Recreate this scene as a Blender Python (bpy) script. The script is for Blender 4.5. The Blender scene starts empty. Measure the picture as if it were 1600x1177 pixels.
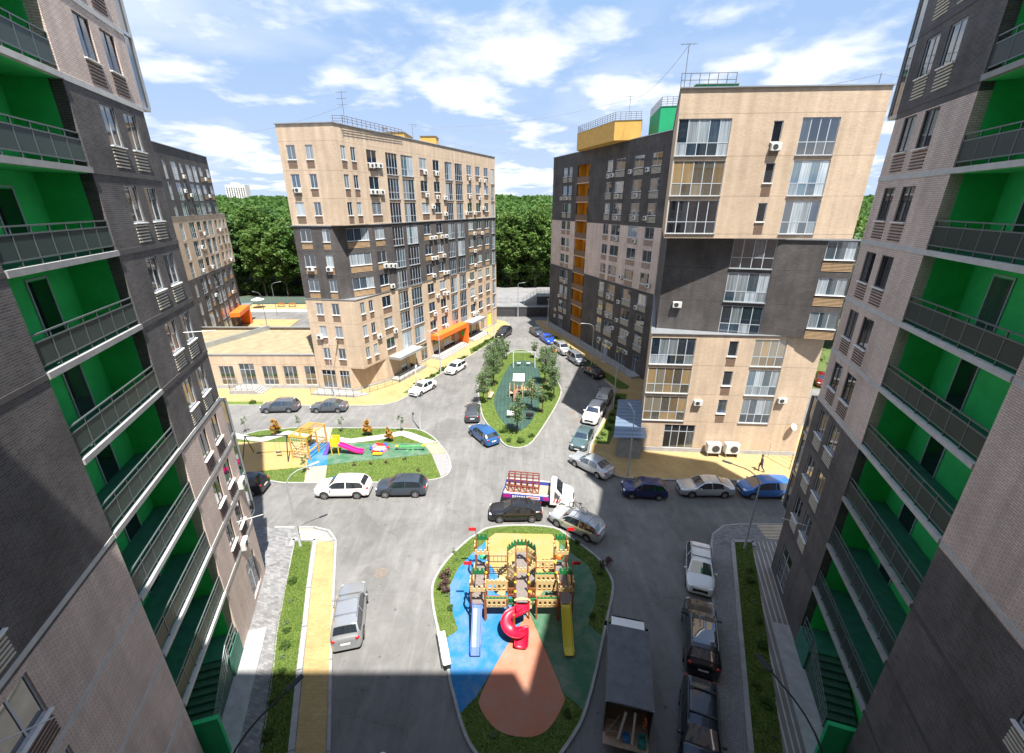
import bpy, bmesh, math, random
import numpy as np
from mathutils import Matrix, Vector
random.seed(7); rng = np.random.default_rng(7)
R = math.radians
S = bpy.context.scene
COL = S.collection

# ------------------------------------------------------------------ camera, sky, sun, exposure
cam = bpy.data.objects.new('camera', bpy.data.cameras.new('camera')); COL.objects.link(cam)
cam.location = (0, 0, 24); cam.rotation_euler = (R(90 - 21.4), 0, 0)
cam.data.sensor_fit = 'HORIZONTAL'; cam.data.sensor_width = 36; cam.data.lens = 36 * 685 / 1600
cam.data.clip_start = 0.05; cam.data.clip_end = 6000
S.camera = cam
SUN_EL, SUN_AZ = 67.0, 29.0            # elevation; degrees to the right of straight behind the camera
sun = bpy.data.objects.new('sun', bpy.data.lights.new('sun', 'SUN')); COL.objects.link(sun)
sun.data.energy = 5.0; sun.data.angle = R(0.53); sun.data.color = (1, 0.95, 0.87)
to_sun = Vector((math.sin(R(SUN_AZ)) * math.cos(R(SUN_EL)), -math.cos(R(SUN_AZ)) * math.cos(R(SUN_EL)), math.sin(R(SUN_EL))))
sun.rotation_euler = to_sun.to_track_quat('Z', 'Y').to_euler(); sun.location = (0, 0, 80)
W = bpy.data.worlds.new('World'); S.world = W; W.use_nodes = True
def make_world():
    nt = W.node_tree; N = nt.nodes; L = nt.links
    bg = N['Background']; bg.inputs['Strength'].default_value = 0.105
    sky = N.new('ShaderNodeTexSky'); sky.sky_type = 'NISHITA'; sky.sun_disc = False
    sky.sun_elevation = R(SUN_EL); sky.sun_rotation = R(180 - SUN_AZ); sky.air_density = 1.0; sky.dust_density = 0.4; sky.ozone_density = 2.2
    tc = N.new('ShaderNodeTexCoord'); sp = N.new('ShaderNodeSeparateXYZ'); L.new(tc.outputs['Generated'], sp.inputs[0])
    def math_(op, a, b=None, clamp=False):
        n = N.new('ShaderNodeMath'); n.operation = op; n.use_clamp = clamp
        for i, v in enumerate((a, b)):
            if v is None: continue
            if isinstance(v, (int, float)): n.inputs[i].default_value = v
            else: L.new(v, n.inputs[i])
        return n.outputs[0]
    zz = math_('ADD', math_('MAXIMUM', sp.outputs[2], 0.0), 0.16)
    cx = math_('DIVIDE', sp.outputs[0], zz); cy = math_('DIVIDE', sp.outputs[1], zz)
    cb = N.new('ShaderNodeCombineXYZ'); L.new(cx, cb.inputs[0]); L.new(cy, cb.inputs[1]); cb.inputs[2].default_value = 3.1
    def noise(scale, det, rough, dist, off):
        m = N.new('ShaderNodeVectorMath'); m.operation = 'ADD'; L.new(cb.outputs[0], m.inputs[0]); m.inputs[1].default_value = off
        n = N.new('ShaderNodeTexNoise'); n.inputs['Scale'].default_value = scale; n.inputs['Detail'].default_value = det
        n.inputs['Roughness'].default_value = rough; n.inputs['Distortion'].default_value = dist; L.new(m.outputs[0], n.inputs['Vector']); return n.outputs['Fac']
    big = noise(0.8, 3, .5, .3, (1.3, .4, 0)); puffs = noise(2.5, 8, .56, .15, (4.9, 1.6, 0)); wisps = noise(1.1, 5, .5, .3, (9.2, 3.7, 2))
    d = math_('ADD', math_('MULTIPLY', big, .55), math_('MULTIPLY', puffs, .55))
    def ramp(v, a, b):
        r = N.new('ShaderNodeMapRange'); r.interpolation_type = 'SMOOTHSTEP'; L.new(v, r.inputs['Value']); r.inputs['From Min'].default_value = a; r.inputs['From Max'].default_value = b; return r.outputs[0]
    thick = ramp(d, .51, .67); thin = math_('MULTIPLY', ramp(wisps, .40, .80), .5)
    cov = math_('MAXIMUM', thick, thin)
    haze = ramp(sp.outputs[2], .30, -.02); haze = math_('MULTIPLY', haze, .30)
    cov = math_('MAXIMUM', cov, haze)
    mix = N.new('ShaderNodeMix'); mix.data_type = 'RGBA'; L.new(cov, mix.inputs['Factor']); mn = N.new('ShaderNodeVectorMath'); mn.operation = 'MINIMUM'; L.new(sky.outputs[0], mn.inputs[0]); mn.inputs[1].default_value = (1.62, 2.4, 3.75); L.new(mn.outputs[0], mix.inputs[6])
    mix.inputs[7].default_value = (4.5, 4.65, 4.85, 1); L.new(mix.outputs[2], bg.inputs['Color'])
make_world()
S.render.engine = 'CYCLES'
S.view_settings.view_transform = 'Standard'; S.view_settings.look = 'None'
S.view_settings.exposure = 1.3; S.view_settings.gamma = 1; S.view_settings.use_curve_mapping = False

# ------------------------------------------------------------------ helpers
class MB:
    """collects geometry for one mesh"""
    def __init__(s): s.v = []; s.f = []; s.m = []; s.uv = []; s.cur = 0
    def add(s, vs, fs):
        b = len(s.v); s.v += [tuple(p) for p in vs]
        for f in fs: s.f.append(tuple(i + b for i in f)); s.m.append(s.cur)
        return s
    def box(s, x0, x1, y0, y1, z0, z1):
        return s.add([(x0,y0,z0),(x1,y0,z0),(x1,y1,z0),(x0,y1,z0),(x0,y0,z1),(x1,y0,z1),(x1,y1,z1),(x0,y1,z1)],
                     [(3,2,1,0),(4,5,6,7),(0,1,5,4),(1,2,6,5),(2,3,7,6),(3,0,4,7)])
    def cbox(s, c, d, M=None):
        M = M or Matrix.Identity(3); vs = []
        for z in (-.5, .5):
            for x, y in ((-.5,-.5),(.5,-.5),(.5,.5),(-.5,.5)):
                p = M @ Vector((x*d[0], y*d[1], z*d[2])); vs.append((p.x+c[0], p.y+c[1], p.z+c[2]))
        return s.add(vs, [(3,2,1,0),(4,5,6,7),(0,1,5,4),(1,2,6,5),(2,3,7,6),(3,0,4,7)])
    def bar(s, a, b, w, h=None):
        a, b = Vector(a), Vector(b); d = b - a; q = d.to_track_quat('Y', 'Z').to_matrix()
        return s.cbox((a + b) / 2, (w, d.length, h or w), q)
    def tube(s, path, r, n=7, caps=True):
        path = [Vector(p) for p in path]; rs = r if isinstance(r, (list, tuple)) else [r] * len(path); vs = []; up = Vector((0, 0, 1))
        for i, p in enumerate(path):
            d = (path[min(i+1, len(path)-1)] - path[max(i-1, 0)]).normalized()
            x = d.cross(up if abs(d.z) < .95 else Vector((1, 0, 0))).normalized(); y = x.cross(d)
            for k in range(n):
                a = 2 * math.pi * k / n; vs.append(p + (x * math.cos(a) + y * math.sin(a)) * rs[i])
        fs = [(i*n+k, i*n+(k+1) % n, (i+1)*n+(k+1) % n, (i+1)*n+k) for i in range(len(path)-1) for k in range(n)]
        if caps: fs += [tuple(range(n-1, -1, -1)), tuple((len(path)-1)*n+k for k in range(n))]
        return s.add(vs, fs)
    def prism(s, poly, z0, z1, bottom=True):
        n = len(poly); vs = [(x, y, z0) for x, y in poly] + [(x, y, z1) for x, y in poly]
        fs = [(i, (i+1) % n, n+(i+1) % n, n+i) for i in range(n)] + [tuple(range(n, 2*n))]
        if bottom: fs.append(tuple(range(n-1, -1, -1)))
        return s.add(vs, fs)
    def lathe(s, prof, n=12, c=(0, 0, 0)):
        vs = [(c[0]+r*math.cos(2*math.pi*k/n), c[1]+r*math.sin(2*math.pi*k/n), c[2]+z) for r, z in prof for k in range(n)]
        fs = [(i*n+k, i*n+(k+1) % n, (i+1)*n+(k+1) % n, (i+1)*n+k) for i in range(len(prof)-1) for k in range(n)]
        fs += [tuple(range(n-1, -1, -1)), tuple((len(prof)-1)*n+k for k in range(n))]
        return s.add(vs, fs)
    def mesh(s, name, mats, smooth=None, bevel=0):
        me = bpy.data.meshes.new(name); me.from_pydata(s.v, [], s.f)
        for m in (mats if isinstance(mats, (list, tuple)) else [mats]): me.materials.append(m)
        if any(s.m): me.polygons.foreach_set('material_index', s.m)
        if s.uv:
            l = me.uv_layers.new(name='UVMap'); l.data.foreach_set('uv', [c for u in s.uv for c in u])
        me.update()
        if bevel:
            bm = bmesh.new(); bm.from_mesh(me); bmesh.ops.bevel(bm, geom=bm.edges[:], offset=bevel, segments=1, affect='EDGES'); bm.to_mesh(me); bm.free()
        if smooth is not None:
            me.polygons.foreach_set('use_smooth', [True] * len(me.polygons)); me.set_sharp_from_angle(angle=R(smooth))
        return me

def tag(o, label=None, cat=None, group=None, kind=None):
    if label: o['label'] = label
    if cat: o['category'] = cat
    if group: o['group'] = group
    if kind: o['kind'] = kind
    return o
def ob(name, me, parent=None, loc=(0, 0, 0), rz=0, world=False, kind=None, rot=None):
    o = bpy.data.objects.new(name, me); COL.objects.link(o); o.location = loc
    o.rotation_euler = rot if rot else (0, 0, rz)
    if parent:
        o.parent = parent
        if world: o.matrix_parent_inverse = Matrix.Translation(-Vector(parent.location))
    if kind: o['kind'] = kind
    return o
def thing(name, label, cat, loc=(0, 0, 0), rz=0, group=None):
    o = bpy.data.objects.new(name, None); COL.objects.link(o); o.location = loc; o.rotation_euler = (0, 0, rz); o.empty_display_size = .2
    return tag(o, label, cat, group)
def copy_thing(src, label, loc, rz=0, scale=None, group=None):
    r = src.copy(); COL.objects.link(r); r.location = loc; r.rotation_euler = (0, 0, rz); r['label'] = label
    if scale: r.scale = scale
    if group: r['group'] = group
    for ch in src.children:
        c = ch.copy(); COL.objects.link(c); c.parent = r
        for gch in ch.children:
            d = gch.copy(); COL.objects.link(d); d.parent = c
    return r
def inset(poly, d):
    n = len(poly); area = sum(poly[i][0]*poly[(i+1) % n][1]-poly[(i+1) % n][0]*poly[i][1] for i in range(n)); sg = 1 if area > 0 else -1; out = []
    for i in range(n):
        p0, p1, p2 = Vector(poly[i-1]), Vector(poly[i]), Vector(poly[(i+1) % n]); a = (p1-p0).normalized(); b = (p2-p1).normalized()
        na = Vector((-a.y, a.x))*sg; nb = Vector((-b.y, b.x))*sg; m = na+nb; l = m.length_squared
        m = m*(2/l)*.5*2/2 if l > .3 else na
        k = (na+nb); kk = k.dot(k)
        m = k*(2/kk) if kk > .4 else na
        out.append((p1.x+m.x*d, p1.y+m.y*d))
    return out
def smooth_poly(poly, it=2):
    for _ in range(it):
        q = []
        for i in range(len(poly)):
            a, b = poly[i], poly[(i+1) % len(poly)]; q += [(.75*a[0]+.25*b[0], .75*a[1]+.25*b[1]), (.25*a[0]+.75*b[0], .25*a[1]+.75*b[1])]
        poly = q
    return poly
def ccw(poly):
    n = len(poly); a = sum(poly[i][0]*poly[(i+1) % n][1]-poly[(i+1) % n][0]*poly[i][1] for i in range(n)); return list(poly) if a > 0 else list(reversed(poly))

# ------------------------------------------------------------------ materials
MATS = {}
def nodes_of(name):
    m = bpy.data.materials.new(name); m.use_nodes = True; nt = m.node_tree; return m, nt, nt.nodes['Principled BSDF']
def mat(name, col, rough=.7, metal=0, noise=None, amp=.25, bump=0, bscale=60, spec=.5, coat=0, second=None, trans=0):
    """plain colour broken by noise; second = a second colour for large stains"""
    if name in MATS: return MATS[name]
    m, nt, b = nodes_of(name); N, L = nt.nodes, nt.links
    b.inputs['Roughness'].default_value = rough; b.inputs['Metallic'].default_value = metal; b.inputs['Specular IOR Level'].default_value = spec; b.inputs['Coat Weight'].default_value = coat
    b.inputs['Base Color'].default_value = (*col, 1)
    if noise:
        tc = N.new('ShaderNodeTexCoord'); n = N.new('ShaderNodeTexNoise'); n.inputs['Scale'].default_value = noise; n.inputs['Detail'].default_value = 6; n.inputs['Roughness'].default_value = .6
        L.new(tc.outputs['Object'], n.inputs['Vector']); mx = N.new('ShaderNodeMix'); mx.data_type = 'RGBA'
        mr = N.new('ShaderNodeMapRange'); mr.inputs[1].default_value = .3; mr.inputs[2].default_value = .7; L.new(n.outputs['Fac'], mr.inputs[0]); L.new(mr.outputs[0], mx.inputs['Factor'])
        c2 = second or tuple(min(1, c*(1+amp)) for c in col); c1 = tuple(c*(1-amp) for c in col) if not second else col
        mx.inputs[6].default_value = (*c1, 1); mx.inputs[7].default_value = (*c2, 1); L.new(mx.outputs[2], b.inputs['Base Color'])
    if bump:
        tc = N.new('ShaderNodeTexCoord'); n = N.new('ShaderNodeTexNoise'); n.inputs['Scale'].default_value = bscale; n.inputs['Detail'].default_value = 3
        L.new(tc.outputs['Object'], n.inputs['Vector']); bp = N.new('ShaderNodeBump'); bp.inputs['Strength'].default_value = bump; bp.inputs['Distance'].default_value = .02
        L.new(n.outputs['Fac'], bp.inputs['Height']); L.new(bp.outputs[0], b.inputs['Normal'])
    MATS[name] = m; return m
def brick(name, c1, c2, mort, bw=.26, bh=.078, ms=.011, uv=True, rough=.85, bump=.35, scale=1, off=.5, stain=.3, rot=0, joint=False):
    if name in MATS: return MATS[name]
    m, nt, b = nodes_of(name); N, L = nt.nodes, nt.links; tc = N.new('ShaderNodeTexCoord'); src = tc.outputs['UV' if uv else 'Object']
    if rot:
        mp = N.new('ShaderNodeMapping'); mp.inputs['Rotation'].default_value = (0, 0, rot); L.new(src, mp.inputs[0]); src = mp.outputs[0]
    t = N.new('ShaderNodeTexBrick'); L.new(src, t.inputs['Vector']); t.offset = off
    for k, v in (('Color1', c1), ('Color2', c2), ('Mortar', mort)): t.inputs[k].default_value = (*v, 1)
    for k, v in (('Scale', scale), ('Mortar Size', ms), ('Mortar Smooth', .1), ('Bias', 0), ('Brick Width', bw), ('Row Height', bh)): t.inputs[k].default_value = v
    n = N.new('ShaderNodeTexNoise'); n.inputs['Scale'].default_value = .45; n.inputs['Detail'].default_value = 7; n.inputs['Roughness'].default_value = .65; L.new(tc.outputs['Object'], n.inputs['Vector'])
    mr = N.new('ShaderNodeMapRange'); mr.inputs[1].default_value = .3; mr.inputs[2].default_value = .72; mr.inputs[3].default_value = 1-stain; mr.inputs[4].default_value = 1+stain*.5; L.new(n.outputs['Fac'], mr.inputs[0])
    mu = N.new('ShaderNodeMix'); mu.data_type = 'RGBA'; mu.blend_type = 'MULTIPLY'; mu.inputs['Factor'].default_value = 1; L.new(t.outputs['Color'], mu.inputs[6]); L.new(mr.outputs[0], mu.inputs[7])
    res = mu.outputs[2]
    if uv:      # rain streaks down the wall, and the thin movement joint at each storey
        sm = N.new('ShaderNodeMapping'); sm.inputs['Scale'].default_value = (1.7, .10, 1); L.new(tc.outputs['UV'], sm.inputs[0]); sn = N.new('ShaderNodeTexNoise'); sn.inputs['Scale'].default_value = 1; sn.inputs['Detail'].default_value = 5; L.new(sm.outputs[0], sn.inputs['Vector'])
        sr = N.new('ShaderNodeMapRange'); sr.inputs[1].default_value = .32; sr.inputs[2].default_value = .68; sr.inputs[3].default_value = .86; sr.inputs[4].default_value = 1.08; L.new(sn.outputs['Fac'], sr.inputs[0]); fac = sr.outputs[0]
        if joint:
            sx = N.new('ShaderNodeSeparateXYZ'); L.new(tc.outputs['UV'], sx.inputs[0]); p1 = N.new('ShaderNodeMath'); p1.operation = 'PINGPONG'; ad = N.new('ShaderNodeMath'); ad.operation = 'SUBTRACT'; L.new(sx.outputs[1], ad.inputs[0]); ad.inputs[1].default_value = .62; L.new(ad.outputs[0], p1.inputs[0]); p1.inputs[1].default_value = 1.5025
            gt = N.new('ShaderNodeMath'); gt.operation = 'GREATER_THAN'; L.new(p1.outputs[0], gt.inputs[0]); gt.inputs[1].default_value = .022; jr = N.new('ShaderNodeMapRange'); jr.inputs[3].default_value = .62; L.new(gt.outputs[0], jr.inputs[0]); jm = N.new('ShaderNodeMath'); jm.operation = 'MULTIPLY'; L.new(jr.outputs[0], jm.inputs[0]); L.new(fac, jm.inputs[1]); fac = jm.outputs[0]
        m2 = N.new('ShaderNodeMix'); m2.data_type = 'RGBA'; m2.blend_type = 'MULTIPLY'; m2.inputs['Factor'].default_value = 1; L.new(res, m2.inputs[6]); L.new(fac, m2.inputs[7]); res = m2.outputs[2]
    L.new(res, b.inputs['Base Color']); b.inputs['Roughness'].default_value = rough; b.inputs['Specular IOR Level'].default_value = .3
    bp = N.new('ShaderNodeBump'); bp.inputs['Strength'].default_value = bump; bp.inputs['Distance'].default_value = .015; bp.invert = True; L.new(t.outputs['Fac'], bp.inputs['Height']); L.new(bp.outputs[0], b.inputs['Normal'])
    MATS[name] = m; return m
def glassy(name, dark, light, mixr, rough=.04, stripes=True):
    """window glass: reflective pane over rooms and curtains that differ from pane to pane"""
    if name in MATS: return MATS[name]
    m, nt, b = nodes_of(name); N, L = nt.nodes, nt.links
    oi = N.new('ShaderNodeObjectInfo'); gi = N.new('ShaderNodeNewGeometry'); ad = N.new('ShaderNodeMath'); ad.operation = 'ADD'; L.new(oi.outputs['Random'], ad.inputs[0])
    mu = N.new('ShaderNodeMath'); mu.operation = 'MULTIPLY'; L.new(gi.outputs['Random Per Island'], mu.inputs[0]); mu.inputs[1].default_value = .55; L.new(mu.outputs[0], ad.inputs[1])
    fr = N.new('ShaderNodeMath'); fr.operation = 'FRACT'; L.new(ad.outputs[0], fr.inputs[0])
    cr = N.new('ShaderNodeValToRGB'); cr.color_ramp.interpolation = 'CONSTANT'; e = cr.color_ramp.elements
    e[0].color = (*dark, 1); e[0].position = 0; e[1].color = (*[d*2.2+.01 for d in dark], 1); e[1].position = 1-mixr*1.5
    x = e.new(1-mixr); x.color = (*light, 1); x = e.new(1-mixr*.45); x.color = (*[c*.55 for c in light], 1); L.new(fr.outputs[0], cr.inputs[0])
    tc = N.new('ShaderNodeTexCoord'); w = N.new('ShaderNodeTexNoise'); w.inputs['Scale'].default_value = 1; w.inputs['Detail'].default_value = 3; mp = N.new('ShaderNodeMapping'); mp.inputs['Scale'].default_value = (9, 9, .35); va = N.new('ShaderNodeVectorMath'); L.new(tc.outputs['Object'], va.inputs[0]); L.new(oi.outputs['Location'], va.inputs[1]); L.new(va.outputs[0], mp.inputs[0]); L.new(mp.outputs[0], w.inputs['Vector'])
    mx = N.new('ShaderNodeMix'); mx.data_type = 'RGBA'; mx.blend_type = 'MULTIPLY'; mx.inputs['Factor'].default_value = .9 if stripes else .35; L.new(cr.outputs[0], mx.inputs[6]); wr = N.new('ShaderNodeMapRange'); wr.inputs[1].default_value = .3; wr.inputs[2].default_value = .65; wr.inputs[3].default_value = .35; L.new(w.outputs['Fac'], wr.inputs[0]); L.new(wr.outputs[0], mx.inputs[7])
    L.new(mx.outputs[2], b.inputs['Base Color']); b.inputs['Roughness'].default_value = rough; b.inputs['Specular IOR Level'].default_value = .85; b.inputs['IOR'].default_value = 2.0
    MATS[name] = m; return m
def leaf(name, c1, c2, tr=.35):
    if name in MATS: return MATS[name]
    m, nt, b = nodes_of(name); N, L = nt.nodes, nt.links
    gi = N.new('ShaderNodeNewGeometry'); oi = N.new('ShaderNodeObjectInfo'); a = N.new('ShaderNodeMath'); a.operation = 'ADD'; L.new(gi.outputs['Random Per Island'], a.inputs[0]); L.new(oi.outputs['Random'], a.inputs[1])
    h = N.new('ShaderNodeMath'); h.operation = 'MULTIPLY'; L.new(a.outputs[0], h.inputs[0]); h.inputs[1].default_value = .5
    mx = N.new('ShaderNodeMix'); mx.data_type = 'RGBA'; L.new(h.outputs[0], mx.inputs['Factor']); mx.inputs[6].default_value = (*c1, 1); mx.inputs[7].default_value = (*c2, 1)
    L.new(mx.outputs[2], b.inputs['Base Color']); b.inputs['Roughness'].default_value = .55; b.inputs['Specular IOR Level'].default_value = .3
    t = N.new('ShaderNodeBsdfTranslucent'); L.new(mx.outputs[2], t.inputs['Color']); ms = N.new('ShaderNodeMixShader'); ms.inputs[0].default_value = tr
    L.new(b.outputs[0], ms.inputs[1]); L.new(t.outputs[0], ms.inputs[2]); L.new(ms.outputs[0], N['Material Output'].inputs['Surface']); MATS[name] = m; return m
LB = brick('tan_brick', (.64,.495,.36), (.56,.425,.305), (.40,.325,.255), stain=.13, joint=True)
PB = brick('rose_brick', (.78,.635,.555), (.67,.53,.465), (.40,.34,.315), stain=.18)
DBn = brick('charcoal_brick', (.135,.124,.124), (.088,.082,.085), (.175,.166,.163), stain=.4)
DB = brick('dark_brick', (.098,.088,.086), (.066,.060,.061), (.125,.117,.114), stain=.38, joint=True)
white = mat('white_paint', (.78,.78,.76), .5, noise=3, amp=.06)
conc = mat('white_concrete', (.50,.50,.49), .8, noise=2.5, amp=.12)
greyc = mat('grey_concrete', (.33,.33,.33), .85, noise=2, amp=.18)
metalg = mat('grey_metal', (.30,.32,.34), .4, .7)
zinc = mat('zinc_sheet', (.42,.45,.48), .35, .6, noise=1.2, amp=.1)
greyframe = mat('grey_window_frame', (.42,.47,.52), .45)
darkframe = mat('dark_window_frame', (.05,.055,.065), .45)
black = mat('black_metal', (.018,.018,.02), .45)
green = mat('green_render', (.035,.62,.15), .8, noise=1.2, amp=.14, bump=.2, bscale=90)
darkgreen = mat('teal_floor', (.035,.17,.12), .7, noise=3, amp=.25)
orange = mat('orange_panel', (.78,.16,.02), .5, noise=1, amp=.05)
amber = mat('amber_render', (.75,.33,.02), .8, noise=2, amp=.12)
yellowr = mat('yellow_render', (.62,.37,.09), .8, noise=1.5, amp=.1)
pane = glassy('window_glass', (.018,.032,.05), (.40,.46,.51), .32)
pane_d = glassy('dark_window_glass', (.010,.013,.017), (.10,.11,.12), .30)
pane_w = glassy('curtain_glass', (.04,.075,.10), (.47,.55,.61), .5)
pane_b = glassy('blind_glass', (.10,.085,.06), (.34,.24,.12), .5, stripes=False)
stepc = mat('step_concrete', (.30,.30,.295), .85, noise=2, amp=.15)
acw = mat('ac_casing', (.60,.60,.585), .5, noise=6, amp=.05)
# ground plan outlines in metres
G = {
 'front_island': [(-1.75, 28.41), (-2.95, 27.21), (-3.44, 26.79), (-4.63, 25.02), (-5.31, 23.41), (-5.48, 22.1), (-4.87, 19.82), (-3.78, 17.31), (-3.41, 15.95), (-3.01, 15.0), (-2.75, 14.28), (-2.21, 13.15), (-1.64, 12.52), (-0.86, 11.79), (0.34, 11.39), (1.44, 11.79), (2.26, 12.52), (2.93, 13.25), (3.63, 14.13), (4.59, 16.24), (5.71, 19.17), (6.87, 22.05), (6.94, 23.02), (6.52, 24.61), (5.72, 25.76), (4.55, 27.0), (3.34, 28.41)],
 'fi_yellow': [(-2.01, 26.65), (-1.3, 27.42), (3.09, 27.3), (3.6, 26.38), (3.02, 23.3), (1.05, 20.37), (0.97, 20.37), (0.55, 20.56), (-1.85, 24.71)],
 'fi_blue': [(-2.0, 26.52), (-2.76, 25.59), (-3.8, 23.87), (-4.19, 22.36), (-3.95, 20.84), (-3.25, 19.03), (-3.97, 18.45), (-3.75, 17.35), (-3.34, 15.95), (-3.0, 15.08), (-2.65, 14.36), (-1.84, 15.23), (0.99, 20.32), (0.53, 20.56), (-1.85, 24.71)],
 'fi_peach': [(1.02, 20.37), (-1.84, 15.23), (-1.52, 14.39), (-0.81, 13.64), (0.03, 13.35), (1.16, 13.31), (1.95, 13.77), (2.7, 14.89), (2.78, 15.23)],
 'fi_green': [(3.64, 26.31), (4.35, 25.36), (5.44, 24.06), (5.69, 22.36), (5.29, 20.84), (4.63, 19.43), (5.44, 18.57), (4.73, 16.56), (3.69, 14.48), (2.97, 15.13), (2.78, 15.23), (1.05, 20.37), (3.02, 23.24)],
 'mid_island': [(-0.12, 73.35), (1.5, 74.22), (3.09, 73.35), (4.9, 68.12), (6.18, 62.52), (7.05, 56.57), (6.52, 53.45), (5.23, 49.28), (2.98, 43.1), (1.88, 40.78), (0.57, 40.16), (-0.88, 40.78), (-1.69, 43.1), (-3.13, 46.02), (-3.82, 48.43), (-4.42, 52.96), (-5.08, 57.68), (-4.13, 63.84), (-1.88, 68.88)],
 'mi_tile': [(0.39, 68.12), (3.4, 68.12), (4.36, 63.18), (4.17, 56.57), (3.66, 51.52), (2.47, 46.8), (1.49, 44.52), (0.44, 43.98), (-0.6, 44.88), (-1.97, 48.85), (-2.49, 52.47), (-1.83, 57.68), (-0.82, 64.52)],
 'left_island': [(-33.05, 44.95), (-11.73, 44.82), (-10.23, 44.32), (-8.8, 42.91), (-7.79, 41.38), (-6.55, 39.09), (-5.94, 37.15), (-5.87, 35.94), (-6.31, 34.93), (-7.69, 34.37), (-12.28, 34.02), (-26.4, 34.02)],
 'li_yellow': [(-30.81, 41.57), (-21.73, 41.49), (-20.13, 36.75), (-25.48, 35.79), (-27.19, 35.58)],
 'li_blue': [(-21.73, 41.49), (-19.71, 41.38), (-18.23, 37.02), (-20.1, 36.68)],
 'li_green': [(-19.7, 41.38), (-9.64, 41.2), (-8.88, 40.12), (-8.34, 39.09), (-10.91, 38.59), (-15.91, 37.62), (-18.22, 37.05)],
 'li_stripe1': [(-22.85, 44.82), (-20.65, 44.82), (-19.71, 41.42), (-21.73, 41.53)],
 'li_stripe2': [(-20.07, 36.65), (-18.21, 36.99), (-17.27, 34.12), (-19.2, 34.12)],
 'li_white1': [(-32.54, 44.11), (-30.9, 43.5), (-27.69, 42.44), (-25.42, 44.11), (-22.58, 43.3), (-22.3, 42.52), (-24.84, 43.3), (-27.04, 41.57), (-31.38, 42.52)],
 'li_white2': [(-20.05, 42.91), (-17.66, 42.25), (-14.85, 43.1), (-12.37, 44.11), (-11.39, 43.7), (-8.0, 41.49), (-9.66, 41.31), (-12.31, 43.02), (-14.54, 42.02), (-17.35, 41.35), (-19.73, 41.76)],
 'li_gravel': [(-8.28, 39.09), (-6.84, 39.26), (-6.08, 37.15), (-6.03, 35.99), (-6.67, 34.93)],
 'li_sand': [(-9.55, 41.24), (-7.86, 41.24), (-6.94, 39.32), (-8.3, 39.16), (-8.84, 40.12)],
 'leftwalk_kerb': [(-8.6, 12.73), (-10.23, 17.2), (-11.46, 20.75), (-13.45, 26.58), (-13.76, 27.0), (-14.44, 27.74), (-15.71, 28.12), (-17.08, 28.12), (-18.87, 28.12)],
 'leftwalk_stripes': [(-16.92, 27.94), (-15.81, 27.94), (-14.52, 27.5), (-13.69, 26.65), (-14.85, 26.44), (-15.04, 26.79), (-16.42, 26.83)],
 'rightwalk_kerb': [(9.6, 12.73), (11.94, 18.49), (15.18, 26.45), (15.66, 27.32), (16.9, 28.26), (18.15, 28.45), (20.58, 28.45)],
 'righttop': [(15.1, 26.2), (15.82, 27.32), (17.02, 28.17), (18.11, 28.36), (19.54, 28.36), (19.47, 26.86), (18.71, 26.64), (16.8, 26.64), (16.44, 26.2)],
 'rightdiag': [(19.61, 28.36), (22.45, 28.36), (21.26, 26.64), (19.55, 26.86)],
 'midshrubs': [(-0.32, 41.75), (0.92, 41.59), (2.12, 42.75), (-0.94, 43.8), (5.12, 52.47)],
 'gbush': [(-14.9, 22.66), (-14.31, 21.09), (-13.8, 19.45), (-13.56, 18.94), (-13.16, 17.97), (-12.97, 17.32), (-12.61, 16.46), (-12.29, 14.9), (-11.76, 13.42)],
 'rbush': [(16.64, 23.61), (16.25, 22.73), (15.57, 21.03), (15.16, 19.57), (14.51, 18.01), (14.02, 16.71), (13.0, 15.72), (13.09, 14.8), (12.59, 13.23)],
 'fi_shrub': [(-4.46, 22.85), (-4.55, 22.04), (-4.24, 25.36), (-4.01, 24.61), (-3.9, 20.54), (-4.22, 21.57), (4.93, 26.36), (6.68, 24.06), (6.14, 23.36), (5.02, 19.97), (5.79, 20.83), (-0.9, 13.43), (2.79, 14.38)],
}
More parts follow.
